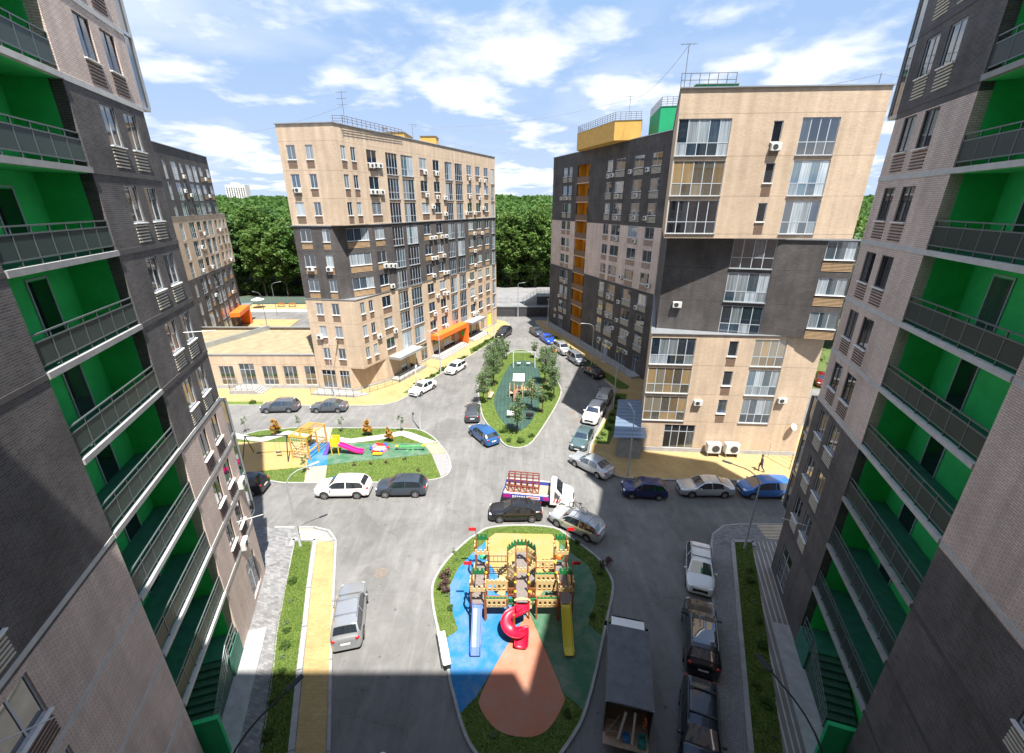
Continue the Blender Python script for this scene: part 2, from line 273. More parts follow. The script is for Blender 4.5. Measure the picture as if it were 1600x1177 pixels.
# ------------------------------------------------------------------ ground, roads, pavements
def ground_mats():
    m, nt, b = nodes_of('asphalt'); N, L = nt.nodes, nt.links; tc = N.new('ShaderNodeTexCoord')
    def nz(sc, det, r=.6, d=0, vec=None):
        n = N.new('ShaderNodeTexNoise'); n.inputs['Scale'].default_value = sc; n.inputs['Detail'].default_value = det; n.inputs['Roughness'].default_value = r; n.inputs['Distortion'].default_value = d; L.new(vec or tc.outputs['Object'], n.inputs['Vector']); return n.outputs['Fac']
    def mr(v, a, bb, c, d):
        n = N.new('ShaderNodeMapRange'); n.inputs[1].default_value = a; n.inputs[2].default_value = bb; n.inputs[3].default_value = c; n.inputs[4].default_value = d; L.new(v, n.inputs[0]); return n.outputs[0]
    def mul(a, bb):
        n = N.new('ShaderNodeMath'); n.operation = 'MULTIPLY'; L.new(a, n.inputs[0]); L.new(bb, n.inputs[1]); return n.outputs[0]
    big = mr(nz(.13, 5, .6, 1.2), .3, .7, .82, 1.18); mid = mr(nz(1.1, 8, .7, .6), .3, .7, .88, 1.12); fine = mr(nz(55, 3), .3, .7, .86, 1.14)
    mp = N.new('ShaderNodeMapping'); mp.inputs['Scale'].default_value = (2.2, .16, 1); mp.inputs['Rotation'].default_value = (0, 0, R(-6)); L.new(tc.outputs['Object'], mp.inputs[0])
    streak = mr(nz(1.0, 6, .7, 1.5, mp.outputs[0]), .52, .75, 1, 1.14)
    spots = mul(mr(nz(2.6, 2, .5), .68, .74, 1, .58), mr(nz(.55, 3, .5, .4), .60, .70, 1, .86))
    wv = N.new('ShaderNodeVectorMath'); wv.operation = 'ADD'; L.new(tc.outputs['Object'], wv.inputs[0]); wn = N.new('ShaderNodeTexNoise'); wn.inputs['Scale'].default_value = .8; wn.inputs['Detail'].default_value = 4; L.new(tc.outputs['Object'], wn.inputs['Vector']); L.new(wn.outputs['Color'], wv.inputs[1])
    vo = N.new('ShaderNodeTexVoronoi'); vo.feature = 'DISTANCE_TO_EDGE'; vo.inputs['Scale'].default_value = .17; L.new(wv.outputs[0], vo.inputs['Vector'])
    crack = mr(vo.outputs['Distance'], .0, .005, .78, 1)
    patch = mr(nz(.09, 2, .4, .3), .56, .575, 1, .87)
    tm = N.new('ShaderNodeMapping'); tm.inputs['Scale'].default_value = (.9, .12, 1); tm.inputs['Rotation'].default_value = (0, 0, R(14)); tm.inputs['Location'].default_value = (3.5, -31, 0); L.new(tc.outputs['Object'], tm.inputs[0]); wt = N.new('ShaderNodeTexNoise'); wt.inputs['Scale'].default_value = 1.6; wt.inputs['Detail'].default_value = 4; wt.inputs['Distortion'].default_value = .8; L.new(tm.outputs[0], wt.inputs['Vector'])
    tyre = mr(wt.outputs['Fac'], .45, .72, .95, 1.16)
    v = mul(mul(mul(big, mid), mul(fine, streak)), mul(mul(spots, crack), mul(patch, tyre)))
    cb = N.new('ShaderNodeMix'); cb.data_type = 'RGBA'; cb.blend_type = 'MULTIPLY'; cb.inputs['Factor'].default_value = 1; cb.inputs[6].default_value = (.152, .150, .147, 1); L.new(v, cb.inputs[7]); L.new(cb.outputs[2], b.inputs['Base Color'])
    b.inputs['Roughness'].default_value = .82; b.inputs['Specular IOR Level'].default_value = .35
    bp = N.new('ShaderNodeBump'); bp.inputs['Strength'].default_value = .25; bp.inputs['Distance'].default_value = .01; L.new(nz(120, 2), bp.inputs['Height']); L.new(bp.outputs[0], b.inputs['Normal']); MATS['asphalt'] = m
ground_mats(); asphalt = MATS['asphalt']
lawnm = mat('lawn_soil_grass', (.065,.115,.016), .9, noise=1.6, second=(.12,.165,.032), bump=.6, bscale=40)
forestfloor = mat('forest_floor', (.045,.06,.02), .95, noise=.3, amp=.3)
ypave = brick('yellow_pavers', (.42,.305,.145), (.36,.255,.115), (.28,.20,.10), .2, .1, .006, uv=False, bump=.25, stain=.22)
gpave = brick('grey_pavers', (.25,.25,.255), (.145,.145,.15), (.13,.13,.13), .3, .15, .008, uv=False, bump=.25, stain=.2, rot=R(17))
bpave = brick('bluegrey_pavers', (.25,.245,.25), (.20,.195,.20), (.13,.13,.13), .2, .1, .008, uv=False, bump=.25, stain=.2, rot=R(-17))
spave = brick('striped_pavers', (.46,.43,.39), (.44,.41,.375), (.20,.19,.18), 30, .30, .115, uv=False, bump=.15, stain=.3, rot=R(-72.7))
lpave = brick('striped_sand_pavers', (.60,.47,.30), (.58,.45,.28), (.34,.30,.25), 30, .36, .13, uv=False, bump=.15, stain=.2, rot=R(0))
vpave = brick('striped_crossing_pavers', (.58,.45,.28), (.56,.43,.27), (.33,.28,.22), 30, .33, .13, uv=False, bump=.15, stain=.2, rot=R(72))
kerbm = mat('kerb_concrete', (.29,.29,.285), .85, noise=2, amp=.18, bump=.2)
tilem = brick('green_rubber_tiles', (.040,.085,.070), (.033,.072,.060), (.012,.026,.022), .5, .5, .02, uv=False, bump=.3, off=0, stain=.25)
def epdm(n, c):
    m = mat(n, c, .88, noise=45, amp=.16, bump=.45, bscale=160); nt = m.node_tree; N, L = nt.nodes, nt.links; b = N['Principled BSDF']; src = b.inputs['Base Color'].links[0].from_socket
    tc = N.new('ShaderNodeTexCoord'); d = N.new('ShaderNodeTexNoise'); d.inputs['Scale'].default_value = .9; d.inputs['Detail'].default_value = 9; d.inputs['Roughness'].default_value = .68; L.new(tc.outputs['Object'], d.inputs['Vector'])
    r = N.new('ShaderNodeMapRange'); r.inputs[1].default_value = .42; r.inputs[2].default_value = .80; r.inputs[4].default_value = .55; L.new(d.outputs['Fac'], r.inputs[0])
    mx = N.new('ShaderNodeMix'); mx.data_type = 'RGBA'; L.new(r.outputs[0], mx.inputs['Factor']); L.new(src, mx.inputs[6]); mx.inputs[7].default_value = (.30, .27, .23, 1); L.new(mx.outputs[2], b.inputs['Base Color']); return m
r_blue = epdm('blue_rubber', (.008,.15,.37)); r_green = epdm('green_rubber', (.035,.125,.068)); r_yel = epdm('yellow_rubber', (.36,.235,.075)); r_peach = epdm('peach_rubber', (.40,.155,.09))
gravelw = mat('white_gravel', (.42,.415,.40), .9, noise=9, amp=.25, bump=1, bscale=25); gravelg = mat('grey_gravel', (.24,.235,.24), .9, noise=10, amp=.35, bump=1, bscale=30)
sandm = mat('sand_pavers', (.46,.33,.19), .9, noise=3, amp=.12)

b = MB(); b.add([(-2500,-300,0),(2500,-300,0),(2500,3500,0),(-2500,3500,0)], [(0,1,2,3)])
ob('ground', b.mesh('ground', asphalt), kind='structure')
def sheet(name, poly, z, m, parent=None, z0=0.0):
    b = MB(); b.prism(ccw(poly), z0, z, bottom=False); o = ob(name, b.mesh(name, m), parent, kind=None if parent else 'structure'); return o
def kerb_ring(poly, z, w=.15, parent=None, name='kerb', closed=True):
    """a kerb of single stones along the outline"""
    P = ccw(poly) if closed else list(poly); Q = inset(P, w) if closed else None; b = MB(); n = len(P)
    if closed:
        b.v = [(x,y,0) for x,y in P]+[(x,y,z) for x,y in P]+[(x,y,z) for x,y in Q]+[(x,y,0) for x,y in Q]
        for i in range(n):
            j = (i+1) % n; b.f += [(i,j,n+j,n+i),(n+i,n+j,2*n+j,2*n+i),(2*n+i,2*n+j,3*n+j,3*n+i)]; b.m += [0]*3
    else:
        for i in range(n-1):
            a, c = Vector((*P[i], 0)), Vector((*P[i+1], 0)); d = (c-a).normalized()*.02
            b.bar(a-d+Vector((0,0,z/2)), c+d+Vector((0,0,z/2)), w, z)
    return ob(name, b.mesh(name, kerbm), parent, kind=None if parent else 'structure')
def resample(poly, step):
    out = []
    for i in range(len(poly)):
        a, c = Vector(poly[i]), Vector(poly[(i+1) % len(poly)]); k = max(1, int((c-a).length/step)); out += [tuple(a.lerp(c, j/k)) for j in range(k)]
    return out
def island(name, poly, grass=True):
    P = smooth_poly(poly, 2); o = sheet(name, inset(P, .13), .10, lawnm); kerb_ring(P, .135, .15, o); return o
fi = island('playground_island', G['front_island'])
for nm, key, m, z in (('yellow_play_surface','fi_yellow',r_yel,.116),('blue_play_surface','fi_blue',r_blue,.110),('green_play_surface','fi_green',r_green,.113),('peach_play_surface','fi_peach',r_peach,.119)):
    p = smooth_poly([G[key][0]]*4+G[key][1:], 2) if key == 'fi_peach' else G[key]; sheet(nm, p, z, m, fi, .08)
mi = island('tree_island', G['mid_island']); sheet('rubber_tile_surface', smooth_poly(G['mi_tile'], 1), .115, tilem, mi, .08)
li = island('play_block_island', G['left_island'])
for nm, key, m, z in (('yellow_play_surface','li_yellow',r_yel,.113),('blue_play_surface','li_blue',r_blue,.117),('green_play_surface','li_green',r_green,.121),('striped_path','li_stripe1',vpave,.109),('striped_path','li_stripe2',vpave,.109),('white_gravel_path','li_white1',gravelw,.112),('white_gravel_path','li_white2',gravelw,.112),('grey_gravel_bed','li_gravel',gravelg,.109),('sand_path','li_sand',sandm,.109)):
    sheet(nm, G[key], z, m, li, .08)
# left pavement in front of the near-left block
UL = Vector((math.sin(R(-17)), math.cos(R(-17)))); UR = Vector((math.sin(R(17.3)), math.cos(R(17.3))))
def ext(poly_pts): return poly_pts
lk = [(-6.2,6.0)] + G['leftwalk_kerb']; 
lw = sheet('left_pavement', lk + [(-21,28.12),(-21,20),(-15.5,6.0)], .10, gpave)
kerb_ring(lk, .135, .16, lw, closed=False)
ly = [(-6.42,6.1),(-8.75,12.73)] + [p for p in ((-10.31,17.2),(-12.15,22.48),(-13.58,26.5))] + [(-14.85,26.5),(-14.19,24.39),(-12.64,19.82),(-11.38,16.23),(-10.16,12.73),(-7.75,6.1)]
sheet('yellow_paving', ly, .108, ypave, lw, .08)
sheet('striped_paving', G['leftwalk_stripes'], .106, lpave, lw, .08)
lgp = [(-16.5,26.5),(-15.25,26.5),(-13.78,22.12),(-12.78,19.23),(-11.9,16.58),(-10.54,12.73),(-8.1,6.1),(-9.5,6.1),(-11.83,12.73),(-13.27,16.7),(-14.07,18.66),(-15.14,21.94)]
lg = sheet('lawn_strip', lgp, .12, lawnm)
kerb_ring([(-9.5,6.1),(-11.75,12.73),(-13.2,16.7),(-14.02,18.66),(-15.1,21.94),(-16.5,26.3)], .125, .06, lg, closed=False)
kerb_ring([(-7.9,6.1),(-10.35,12.73),(-11.7,16.58),(-12.58,19.23),(-13.6,22.12),(-15.05,26.7),(-16.75,26.7),(-16.6,26.0)], .19, .28, lg, closed=False)
# right pavement
rk = [(7.0,6.3)] + G['rightwalk_kerb'] + [(23,28.45)]
rw = sheet('right_pavement', rk + [(23,20),(15.5,6.3)], .10, bpave)
kerb_ring(rk, .135, .16, rw, closed=False)
sheet('striped_paving', [(18.25,26.5),(20.6,26.5),(18.46,20.46),(16.51,15.3),(13.2,6.4),(10.1,6.4),(12.7,12.72),(15.08,18.47),(17.07,23.45)], .108, spave, rw, .08)
sheet('corner_paving', G['righttop'], .106, gpave, rw, .08); sheet('striped_corner_paving', G['rightdiag'], .106, lpave, rw, .08)
rgp = [(16.92,26.38),(18.17,26.38),(17.07,23.45),(15.08,18.47),(12.7,12.72),(10.05,6.4),(8.7,6.4),(11.35,12.72),(13.49,18.01)]
rg = sheet('lawn_strip', rgp, .12, lawnm)
kerb_ring([(8.55,6.4),(11.2,12.72),(13.35,18.01),(16.8,26.5),(18.35,26.5),(18.2,26.0)], .19, .26, rg, closed=False)
# pavement before the tan block and the shops
nwp = [(-62,50.9),(-36.46,50.92),(-18.2,50.8),(-16.4,51.1),(-15.0,52.0),(-13.6,54.4),(-12.6,57.6),(-9.9,64.6),(-6.9,71.2),(-2.9,80.2),(-1.2,84.5),(-.6,88),(-.5,91.5),(-1.5,94.4),(-4,96),(-14,96),(-24,60),(-62,60)]
nw = sheet('north_pavement', nwp, .10, ypave); kerb_ring(nwp[:15], .135, .16, nw, closed=False)
sheet('lawn_strip', [(-60,51.1),(-32.05,51.02),(-32.4,52.0),(-60,52.3)], .118, lawnm, nw, .08)
v1 = [(-14.9,54.8),(-13.9,54.7),(-12.8,57.84),(-10.2,64.4),(-7.3,70.6),(-7.7,70.9),(-11.3,63.4),(-13.8,57.5)]; sheet('lawn_verge', v1, .118, lawnm, nw, .08)
v2 = [(-7.0,71.5),(-3.1,80.1),(-3.2,83),(-7.6,74.2)]; sheet('lawn_verge', v2, .118, lawnm, nw, .08)
# pavement before the dark long block and its tan end
fwp = [(5.2,95),(5.27,92.58),(6.8,84.97),(8.7,77.2),(11.4,67.1),(13.5,59.8),(14.49,56.0),(12.13,49.68),(10.15,45.1),(8.39,40.77),(8.03,39.23),(8.4,37.2),(9.3,35.6),(10.48,34.95),(13,34.65),(34,34.3),(34,45),(24,60),(14,95)]
fw = sheet('east_pavement', fwp, .10, ypave); kerb_ring(fwp[:16], .135, .16, fw, closed=False)
fv1 = [(7.6,83.5),(8.5,82.8),(11.2,73),(13.79,64.54),(16.6,57.2),(16.0,56.1),(14.8,56.3),(13.6,60.6),(11.6,67),(9.1,77)]; sheet('lawn_verge', fv1, .118, lawnm, fw, .08)
fv2 = [(14.2,54.7),(15.6,54.35),(12.56,46.41),(10.4,41.04),(8.7,41.3),(10.5,45.1),(12.5,49.7)]; sheet('lawn_verge', fv2, .118, lawnm, fw, .08)
# the lot behind the shops, the wood's ground beyond
sheet('lot_paving', [(-75,112),(-36,112),(-36,106.5),(-75,106.5)], .10, ypave)
lp2 = sheet('lot_paving', [(-58,72),(-44.5,72),(-47.5,96),(-58,96)], .10, ypave); sheet('lot_paving', [(-38,76),(-26,76),(-26,98),(-36,98),(-41,92)], .10, ypave)
sheet('lot_kerb_strip', [(-75,106.3),(-36,106.3),(-36,103.6),(-75,103.6)], .08, gravelw)
b = MB(); b.add([(-600,121,.05),(-36,121,.05),(-12,121,2.9),(-12,104,2.9),(30,104,2.9),(60,104,1.0),(600,121,.5),(1500,700,8),(2200,3400,30),(-2200,3400,30),(-1500,700,8),(-36,122,.05)], [(0,1,11,10),])
b = MB()
def hill(y, x): return .05 + max(0, min(1, (y-110)/120))*5 + max(0, (y-300))*.012
xs = [-1600,-900,-500,-300,-200,-140,-100,-70,-40,-12,10,40,70,110,160,230,330,500,900,1600]; ys = [124,135,150,175,210,260,340,480,700,1100,1800,2800]
for y in ys:
    for x in xs: b.v.append((x, y, hill(y, x)))
for j in range(len(ys)-1):
    for i in range(len(xs)-1): b.f.append((j*len(xs)+i, j*len(xs)+i+1, (j+1)*len(xs)+i+1, (j+1)*len(xs)+i)); b.m.append(0)
ob('forest_terrain', b.mesh('forest_terrain', forestfloor), kind='structure')
sheet('forest_ground', [(-80,114),(-14,114),(-14,125),(-80,125)], .06, forestfloor)
sheet('forest_ground', [(36,58),(120,40),(160,124),(24,124),(24,100)], .05, mat('rough_grass', (.07,.10,.025), .95, noise=.6, amp=.3))
# ------------------------------------------------------------------ buildings: shared builders
roofm = mat('roof_felt', (.10,.10,.105), .9, noise=.8, amp=.2)
def edge(A, B):
    A, B = Vector(A), Vector(B); d = B-A; return A, d.normalized(), Vector((-d.y, d.x)).normalized(), d.length
def volume(parent, name, poly, z0, z1, m, holes={}, depth=.16, skip=(), soffit=None, top=True):
    """closed storey block; holes = {edge index: [(s0, s1, z0, z1)]}, each cut with real reveals"""
    b = MB()
    def quad(pts, uvs, mi=0): 
        k = len(b.v); b.v += [tuple(p) for p in pts]; b.f.append(tuple(range(k, k+len(pts)))); b.m.append(mi); b.uv += uvs
    n = len(poly)
    for e in range(n):
        if e in skip: continue
        A, u, ni, ln = edge(poly[e], poly[(e+1) % n]); H = [(max(0, a), min(ln, c), max(z0, p), min(z1, q)) for a, c, p, q in holes.get(e, []) if c > 0 and a < ln and q > z0 and p < z1]
        ss = sorted({0, ln, *[h[0] for h in H], *[h[1] for h in H]}); zs = sorted({z0, z1, *[h[2] for h in H], *[h[3] for h in H]})
        P = lambda s, z, d=0: (A.x+u.x*s+ni.x*d, A.y+u.y*s+ni.y*d, z)
        for j in range(len(zs)-1):
            run = None
            for i in range(len(ss)):
                solid = i < len(ss)-1 and not any(h[0]-1e-6 <= ss[i] and ss[i+1] <= h[1]+1e-6 and h[2]-1e-6 <= zs[j] and zs[j+1] <= h[3]+1e-6 for h in H)
                if solid and run is None: run = ss[i]
                if not solid and run is not None:
                    quad([P(run, zs[j]), P(ss[i], zs[j]), P(ss[i], zs[j+1]), P(run, zs[j+1])], [(run, zs[j]), (ss[i], zs[j]), (ss[i], zs[j+1]), (run, zs[j+1])]); run = None
        for a, c, p, q in H:
            quad([P(a,p), P(a,q), P(a,q,depth), P(a,p,depth)], [(0,p),(0,q),(depth,q),(depth,p)]); quad([P(c,p), P(c,p,depth), P(c,q,depth), P(c,q)], [(0,p),(depth,p),(depth,q),(0,q)])
            quad([P(a,q), P(c,q), P(c,q,depth), P(a,q,depth)], [(a,0),(c,0),(c,depth),(a,depth)]); quad([P(a,p), P(a,p,depth), P(c,p,depth), P(c,p)], [(a,0),(a,depth),(c,depth),(c,0)])
    if top: quad([(x, y, z1) for x, y in poly], [(x, y) for x, y in poly], 1)
    quad([(x, y, z0) for x, y in reversed(poly)], [(x, y) for x, y in reversed(poly)], 2)
    return ob(name, b.mesh(name, [m, roofm, soffit or m]), parent, world=True)
WM = {}
def win_meshes(w, h, nx, rows, fm, pm, split, sill, fw=.055):
    key = (round(w,2), round(h,2), nx, tuple(rows), fm.name, pm.name, split, sill)
    if key in WM: return WM[key]
    b = MB(); y0, y1 = .05, .11
    b.box(0, w, y0, y1, 0, fw); b.box(0, w, y0, y1, h-fw, h); b.box(0, fw, y0, y1, fw, h-fw); b.box(w-fw, w, y0, y1, fw, h-fw)
    xs = [w*i/nx for i in range(nx+1)]; zs = [0]+[h*r for r in rows]+[h]
    for x in xs[1:-1]: b.box(x-fw*.6, x+fw*.6, y0+.004, y1-.004, fw, h-fw)
    for z in zs[1:-1]: b.box(fw, w-fw, y0+.008, y1-.008, z-fw*.5, z+fw*.5)
    fr = b.mesh('window', fm); P = []
    if split:
        for i in range(nx):
            for j in range(len(zs)-1):
                c = MB(); c.box(xs[i]+.02, xs[i+1]-.02, y1-.035, y1-.02, zs[j]+.02, zs[j+1]-.02); P.append(c.mesh('pane', pm))
    else:
        c = MB()
        for i in range(nx): c.box(xs[i]+.02, xs[i+1]-.02, y1-.035, y1-.02, .02, h-.02)
        P.append(c.mesh('pane', pm))
    sm = None
    if sill: c = MB(); c.box(-.04, w+.04, -.10, .05, -.05, -.004); sm = c.mesh('sill', sill)
    WM[key] = (fr, P, sm); return WM[key]
def win(parent, A, B, s, z, w, h, nx=2, rows=(), fm=None, pm=None, split=False, sill=None):
    A, u, ni, ln = edge(A, B); fr, P, sm = win_meshes(w, h, nx, rows, fm or greyframe, pm or pane, split, sill)
    o = ob('window', fr, parent, (A.x+u.x*s, A.y+u.y*s, z), math.atan2(u.y, u.x), world=True)
    for p in P: ob('pane', p, o)
    if sm: ob('sill', sm, o)
    return o
LM = {}
def louver(parent, A, B, s, z, w, h, n, m, individual=False):
    """courses of brick that stand proud below a window"""
    A, u, ni, ln = edge(A, B); rz = math.atan2(u.y, u.x); st = h/n
    if individual:
        for i in range(n):
            key = (round(w,2), m.name)
            if key not in LM: c = MB(); c.box(0, w, -.03, .02, 0, .055); LM[key] = c.mesh('slat', m)
            ob('slat', LM[key], parent, (A.x+u.x*s, A.y+u.y*s, z+i*st), rz, world=True)
    else:
        key = (round(w,2), round(h,2), n, m.name)
        if key not in LM:
            c = MB()
            for i in range(n): c.box(0, w, -.03, .02, i*st, i*st+st*.5)
            LM[key] = c.mesh('slat_panel', m)
        o = ob('slat_panel', LM[key], parent, (A.x+u.x*s, A.y+u.y*s, z), rz, world=True, kind='stuff')
def ac_meshes():
    b = MB(); b.box(-.40, .40, -.32, -.04, 0, .55); case = b.mesh('casing', acw, bevel=.03)
    b = MB(); n = 16; b.v = [(-.08+.21*math.cos(2*math.pi*k/n)*f, -.325 - (.004 if f < 1 else 0), .275+.21*math.sin(2*math.pi*k/n)*f) for f in (1, .85) for k in range(n)]
    b.f = [(k, (k+1) % n, n+(k+1) % n, n+k) for k in range(n)]+[tuple(range(n, 2*n))]; b.m = [0]*len(b.f)
    for k in range(3): b.box(-.28, .12, -.334, -.331, .17+.1*k, .185+.1*k)
    fan = b.mesh('fan_grille', mat('fan_black', (.05,.05,.05), .6))
    b = MB()
    for x in (-.3, .3): b.box(x-.02, x+.02, -.34, 0, -.045, -.005); b.box(x-.02, x+.02, -.03, 0, -.25, -.045)
    b.box(-.32, .32, -.2, -.16, -.04, -.01)
    return case, fan, b.mesh('bracket', metalg)
ACM = ac_meshes()
def ac(A, B, s, z, label, group):
    A, u, ni, ln = edge(A, B); o = thing('air_conditioner', label, 'air conditioner', (A.x+u.x*s, A.y+u.y*s, z), math.atan2(u.y, u.x), group)
    for n, me in zip(('casing', 'fan_grille', 'bracket'), ACM): ob(n, me, o)
    return o
ORD = ['first','second','third','fourth','fifth','sixth','seventh','eighth','ninth','tenth','eleventh','twelfth','thirteenth','fourteenth','fifteenth']
FLOORS = ['ground','first','second','third','fourth','fifth','sixth','seventh','eighth','ninth']
def ac_rows(spots, A, B, where, group, flip=None):
    """units sorted per storey and counted from the near end, so that each label names one"""
    rows = {}
    for s, z in spots: rows.setdefault(max(0, min(9, int((z+.6)//3.0))), []).append((s, z))
    for fl, L in rows.items():
        for i, (s, z) in enumerate(sorted(L)):
            lab = f'air conditioner on {where}, {FLOORS[fl]} floor, {ORD[i]} from near end'
            ac(A, B, (flip-s) if flip else s, z-.28, lab, group)
def railing(parent, pts, h=1.1, step=1.0, m=None, bars=3, name='railing', r=.022):
    """a guard rail as one part: posts and horizontal rails"""
    b = MB()
    for a, c in zip(pts[:-1], pts[1:]):
        a, c = Vector(a), Vector(c); k = max(1, round((c-a).length/step))
        for i in range(k+1): p = a.lerp(c, i/k); b.bar(p, p+Vector((0,0,h)), r*2)
        for j in range(bars): q = Vector((0,0,h*(j+1)/bars-.02)); b.bar(a+q, c+q, r*1.7)
    return ob(name, b.mesh(name, m or metalg), parent, world=True)

HEAD = [3.25+3.005*j for j in range(10)]
# ------------------------------------------------------------------ near blocks left and right
SL = [4.6+2.955*k for k in range(15)]       # balcony slab tops
def near_block(side):
    left = side < 0
    if left: u = UL; O = Vector((-15.45,17.7))-u*21.45; s_a, s_b, s_end = 15.55, 21.55, 27.65
    else: u = UR; PR = Vector((16.29,17.42)); O = PR-u*PR.dot(u); s_a, s_b, s_end = 15.6, 22.25, 27.75
    ni = Vector((-u.y, u.x)) if left else Vector((u.y, -u.x))
    pt = lambda s, d: tuple(O+u*s+ni*d)
    TOP = 46.5; T = thing('apartment_block', 'dark and rose brick block with green balconies filling the %s edge' % ('left' if left else 'right'), 'apartment block', (*pt(s_b, 3), 0))
    def E(s0, s1): return (pt(s0,0), pt(s1,0)) if left else (pt(s1,0), pt(s0,0))     # facade edge running so that the inside is on its left
    def loc(s0, s1, a, c): return (a-s0, c-s0) if left else (s1-c, s1-a)
    def P4(s0, s1, d0, d1):
        q = [pt(s0,d0), pt(s1,d0), pt(s1,d1), pt(s0,d1)]; return q if left else [q[1], q[0], q[3], q[2]]
    slatL = mat('cream_slat', (.58,.53,.43), .8); slatD = mat('brown_slat', (.10,.065,.055), .8)
    # ---- window positions
    fw = [(23.6,24.7),(25.45,26.6)] if left else [(24.65,25.75),(26.6,27.0+.75)]
    fw = fw if left else [(24.55,25.7),(26.45,27.0+.6)]
    if not left: fw = [(24.5,25.65),(25.95+.35,27.45-.05)]; s_endw = 28.0
    zones = [(.0,13.15,PB),(13.16,28.05,DBn),(28.06,TOP,PB)] if left else [(.0,13.15,DBn),(13.16,27.75,PB),(27.76,TOP,DBn)]
    SE = s_end if left else 28.35
    for z0, z1, m in zones:
        H = []
        for k, zl in enumerate(SL):
            for a, c in fw: x = loc(s_b, SE, a, c); H.append((x[0], x[1], zl+.95, zl+2.42))
        if z0 == 0: x = loc(s_b, SE, s_b+3.2, SE-1.1); H.append((x[0], x[1], .5, 3.2))
        if z0 == 0: x = loc(s_b, SE, s_b-.01, s_b+.0); 
        volume(T, 'wall', P4(s_b, SE, 0, 12), z0, z1, m, {0: [h for h in H if h[2] >= z0 and h[3] <= z1]}, depth=.2)
    nz = [(.0,13.15,PB),(13.16,TOP,DBn)] if left else [(.0,13.15,DBn),(13.16,TOP,PB)]
    nwn = [(9.6,10.95),(5.6,6.95)]
    for z0, z1, m in nz:
        H = []
        for zl in [1.645]+SL:
            for a, c in nwn: x = loc(1.0, s_a, a, c); H.append((x[0], x[1], zl+.95, zl+2.42))
        volume(T, 'wall', P4(1.0, s_a, 0, 12), z0, z1, m, {0: [h for h in H if h[2] >= z0 and h[3] <= z1]}, depth=.2)
    volume(T, 'balcony_back_wall', P4(s_a-.02, s_b+.02, 1.75, 11.9), 0, TOP-.1, green)
    # green lining of the recess ends
    b = MB()
    for s0, s1 in ((s_a+.002, s_a+.02), (s_b-.02, s_b-.002)):
        q = P4(s0, s1, .42, 1.75); b.prism(q, .0, TOP-.2)
    ob('recess_lining', b.mesh('recess_lining', green), T, world=True)
    # ---- windows, slats
    seg = E(s_b, SE); segn = E(1.0, s_a); vis = [zl for zl in SL if zl < 36]
    for zl in vis:
        m = next(m for z0, z1, m in zones if z0 <= zl+1 < z1); sl = slatL if m is DBn else slatD
        for a, c in fw:
            x = loc(s_b, SE, a, c); win(T, *seg, x[0], zl+.95, x[1]-x[0], 1.47, 2, (), darkframe if m is PB else greyframe, pane_d, True, white); louver(T, *seg, x[0], zl+.14, x[1]-x[0], .78, 6, sl, True)
    for zl in [1.645]+SL[:6]:
        m = next(m for z0, z1, m in nz if z0 <= zl+1 < z1); sl = slatL if m is DBn else slatD
        a, c = nwn[0]; x = loc(1.0, s_a, a, c); win(T, *segn, x[0], zl+.95, x[1]-x[0], 1.47, 2, (), greyframe, pane_d, True, white); louver(T, *segn, x[0], zl+.14, x[1]-x[0], .78, 6, sl, True)
        a, c = nwn[1]; x = loc(1.0, s_a, a, c); win(T, *segn, x[0], zl+.95, x[1]-x[0], 1.47, 2, (), greyframe, pane_d, False, white)
    x = loc(s_b, SE, s_b+3.2, SE-1.1); win(T, *seg, x[0], .5, x[1]-x[0], 2.7, 2, (.7,), greyframe, pane_d, True)
    # ---- floor bands
    for k, zl in enumerate(SL):
        m = next(m for z0, z1, m in zones if z0 <= zl-.1 < z1); mm = conc if m is PB or (k == 3) else mat('dark_band', (.085,.08,.08), .8, noise=2, amp=.2)
        b = MB(); b.prism(P4(s_b+.02, SE+.012, -.025, .02), zl-.21, zl+.0); ob('floor_band', b.mesh('floor_band', mm), T, world=True)
        m2 = next(m for z0, z1, m in nz if z0 <= zl-.1 < z1)
        if k != 4 and zl < 34:
            b = MB(); b.prism(P4(1.0, s_a-.02, -.022, .02), zl-.19, zl-.02); ob('floor_band', b.mesh('floor_band', conc if (m2 is PB and left) or k == 3 and left else mat('dark_band2', (.075,.07,.07), .8, noise=2, amp=.2) if m2 is DBn else conc), T, world=True)
    # ---- balconies
    L = s_b-s_a; nb = 7
    pm = MB(); pm.box(0, L/nb-.05, -.012, .012, 0, .62); barm = mat('railing_mesh', (.045,.07,.066), .35)
    pmesh = MB()
    for i in range(22): x0 = (L/nb-.05)*i/22; pmesh.box(x0, x0+(L/nb-.05)/22*.55, -.012, .012, 0, .66)
    panel_me = pmesh.mesh('railing_panel', barm); rail_me = MB().box(.02, L-.02, -.025, .025, 0, .045).mesh('rail', mat('rail_metal', (.11,.135,.14), .45, .2)); post_me = MB().box(-.02, .02, -.022, .022, .0, 1.12).mesh('post', mat('rail_metal', (.22,.25,.27)))
    slab_d = mat('grey_slab', (.30,.30,.30), .85, noise=2, amp=.15)
    for zl in SL:
        if zl > 36: break
        m = next(m for z0, z1, m in zones if z0 <= zl-.1 < z1)
        b = MB(); b.prism(P4(s_a+.004, s_b-.004, -.06, 1.74), zl-.20, zl); bal = ob('balcony', b.mesh('balcony', [conc if m is PB else slab_d]), T, world=True)
        b = MB(); b.prism(P4(s_a+.03, s_b-.03, .12, 1.73), zl-.215, zl-.19); ob('ceiling', b.mesh('ceiling', green), T, world=True)
        b = MB(); b.prism(P4(s_a+.03, s_b-.03, .10, 1.73), zl, zl+.012); ob('balcony_floor', b.mesh('balcony_floor', darkgreen), T, world=True)
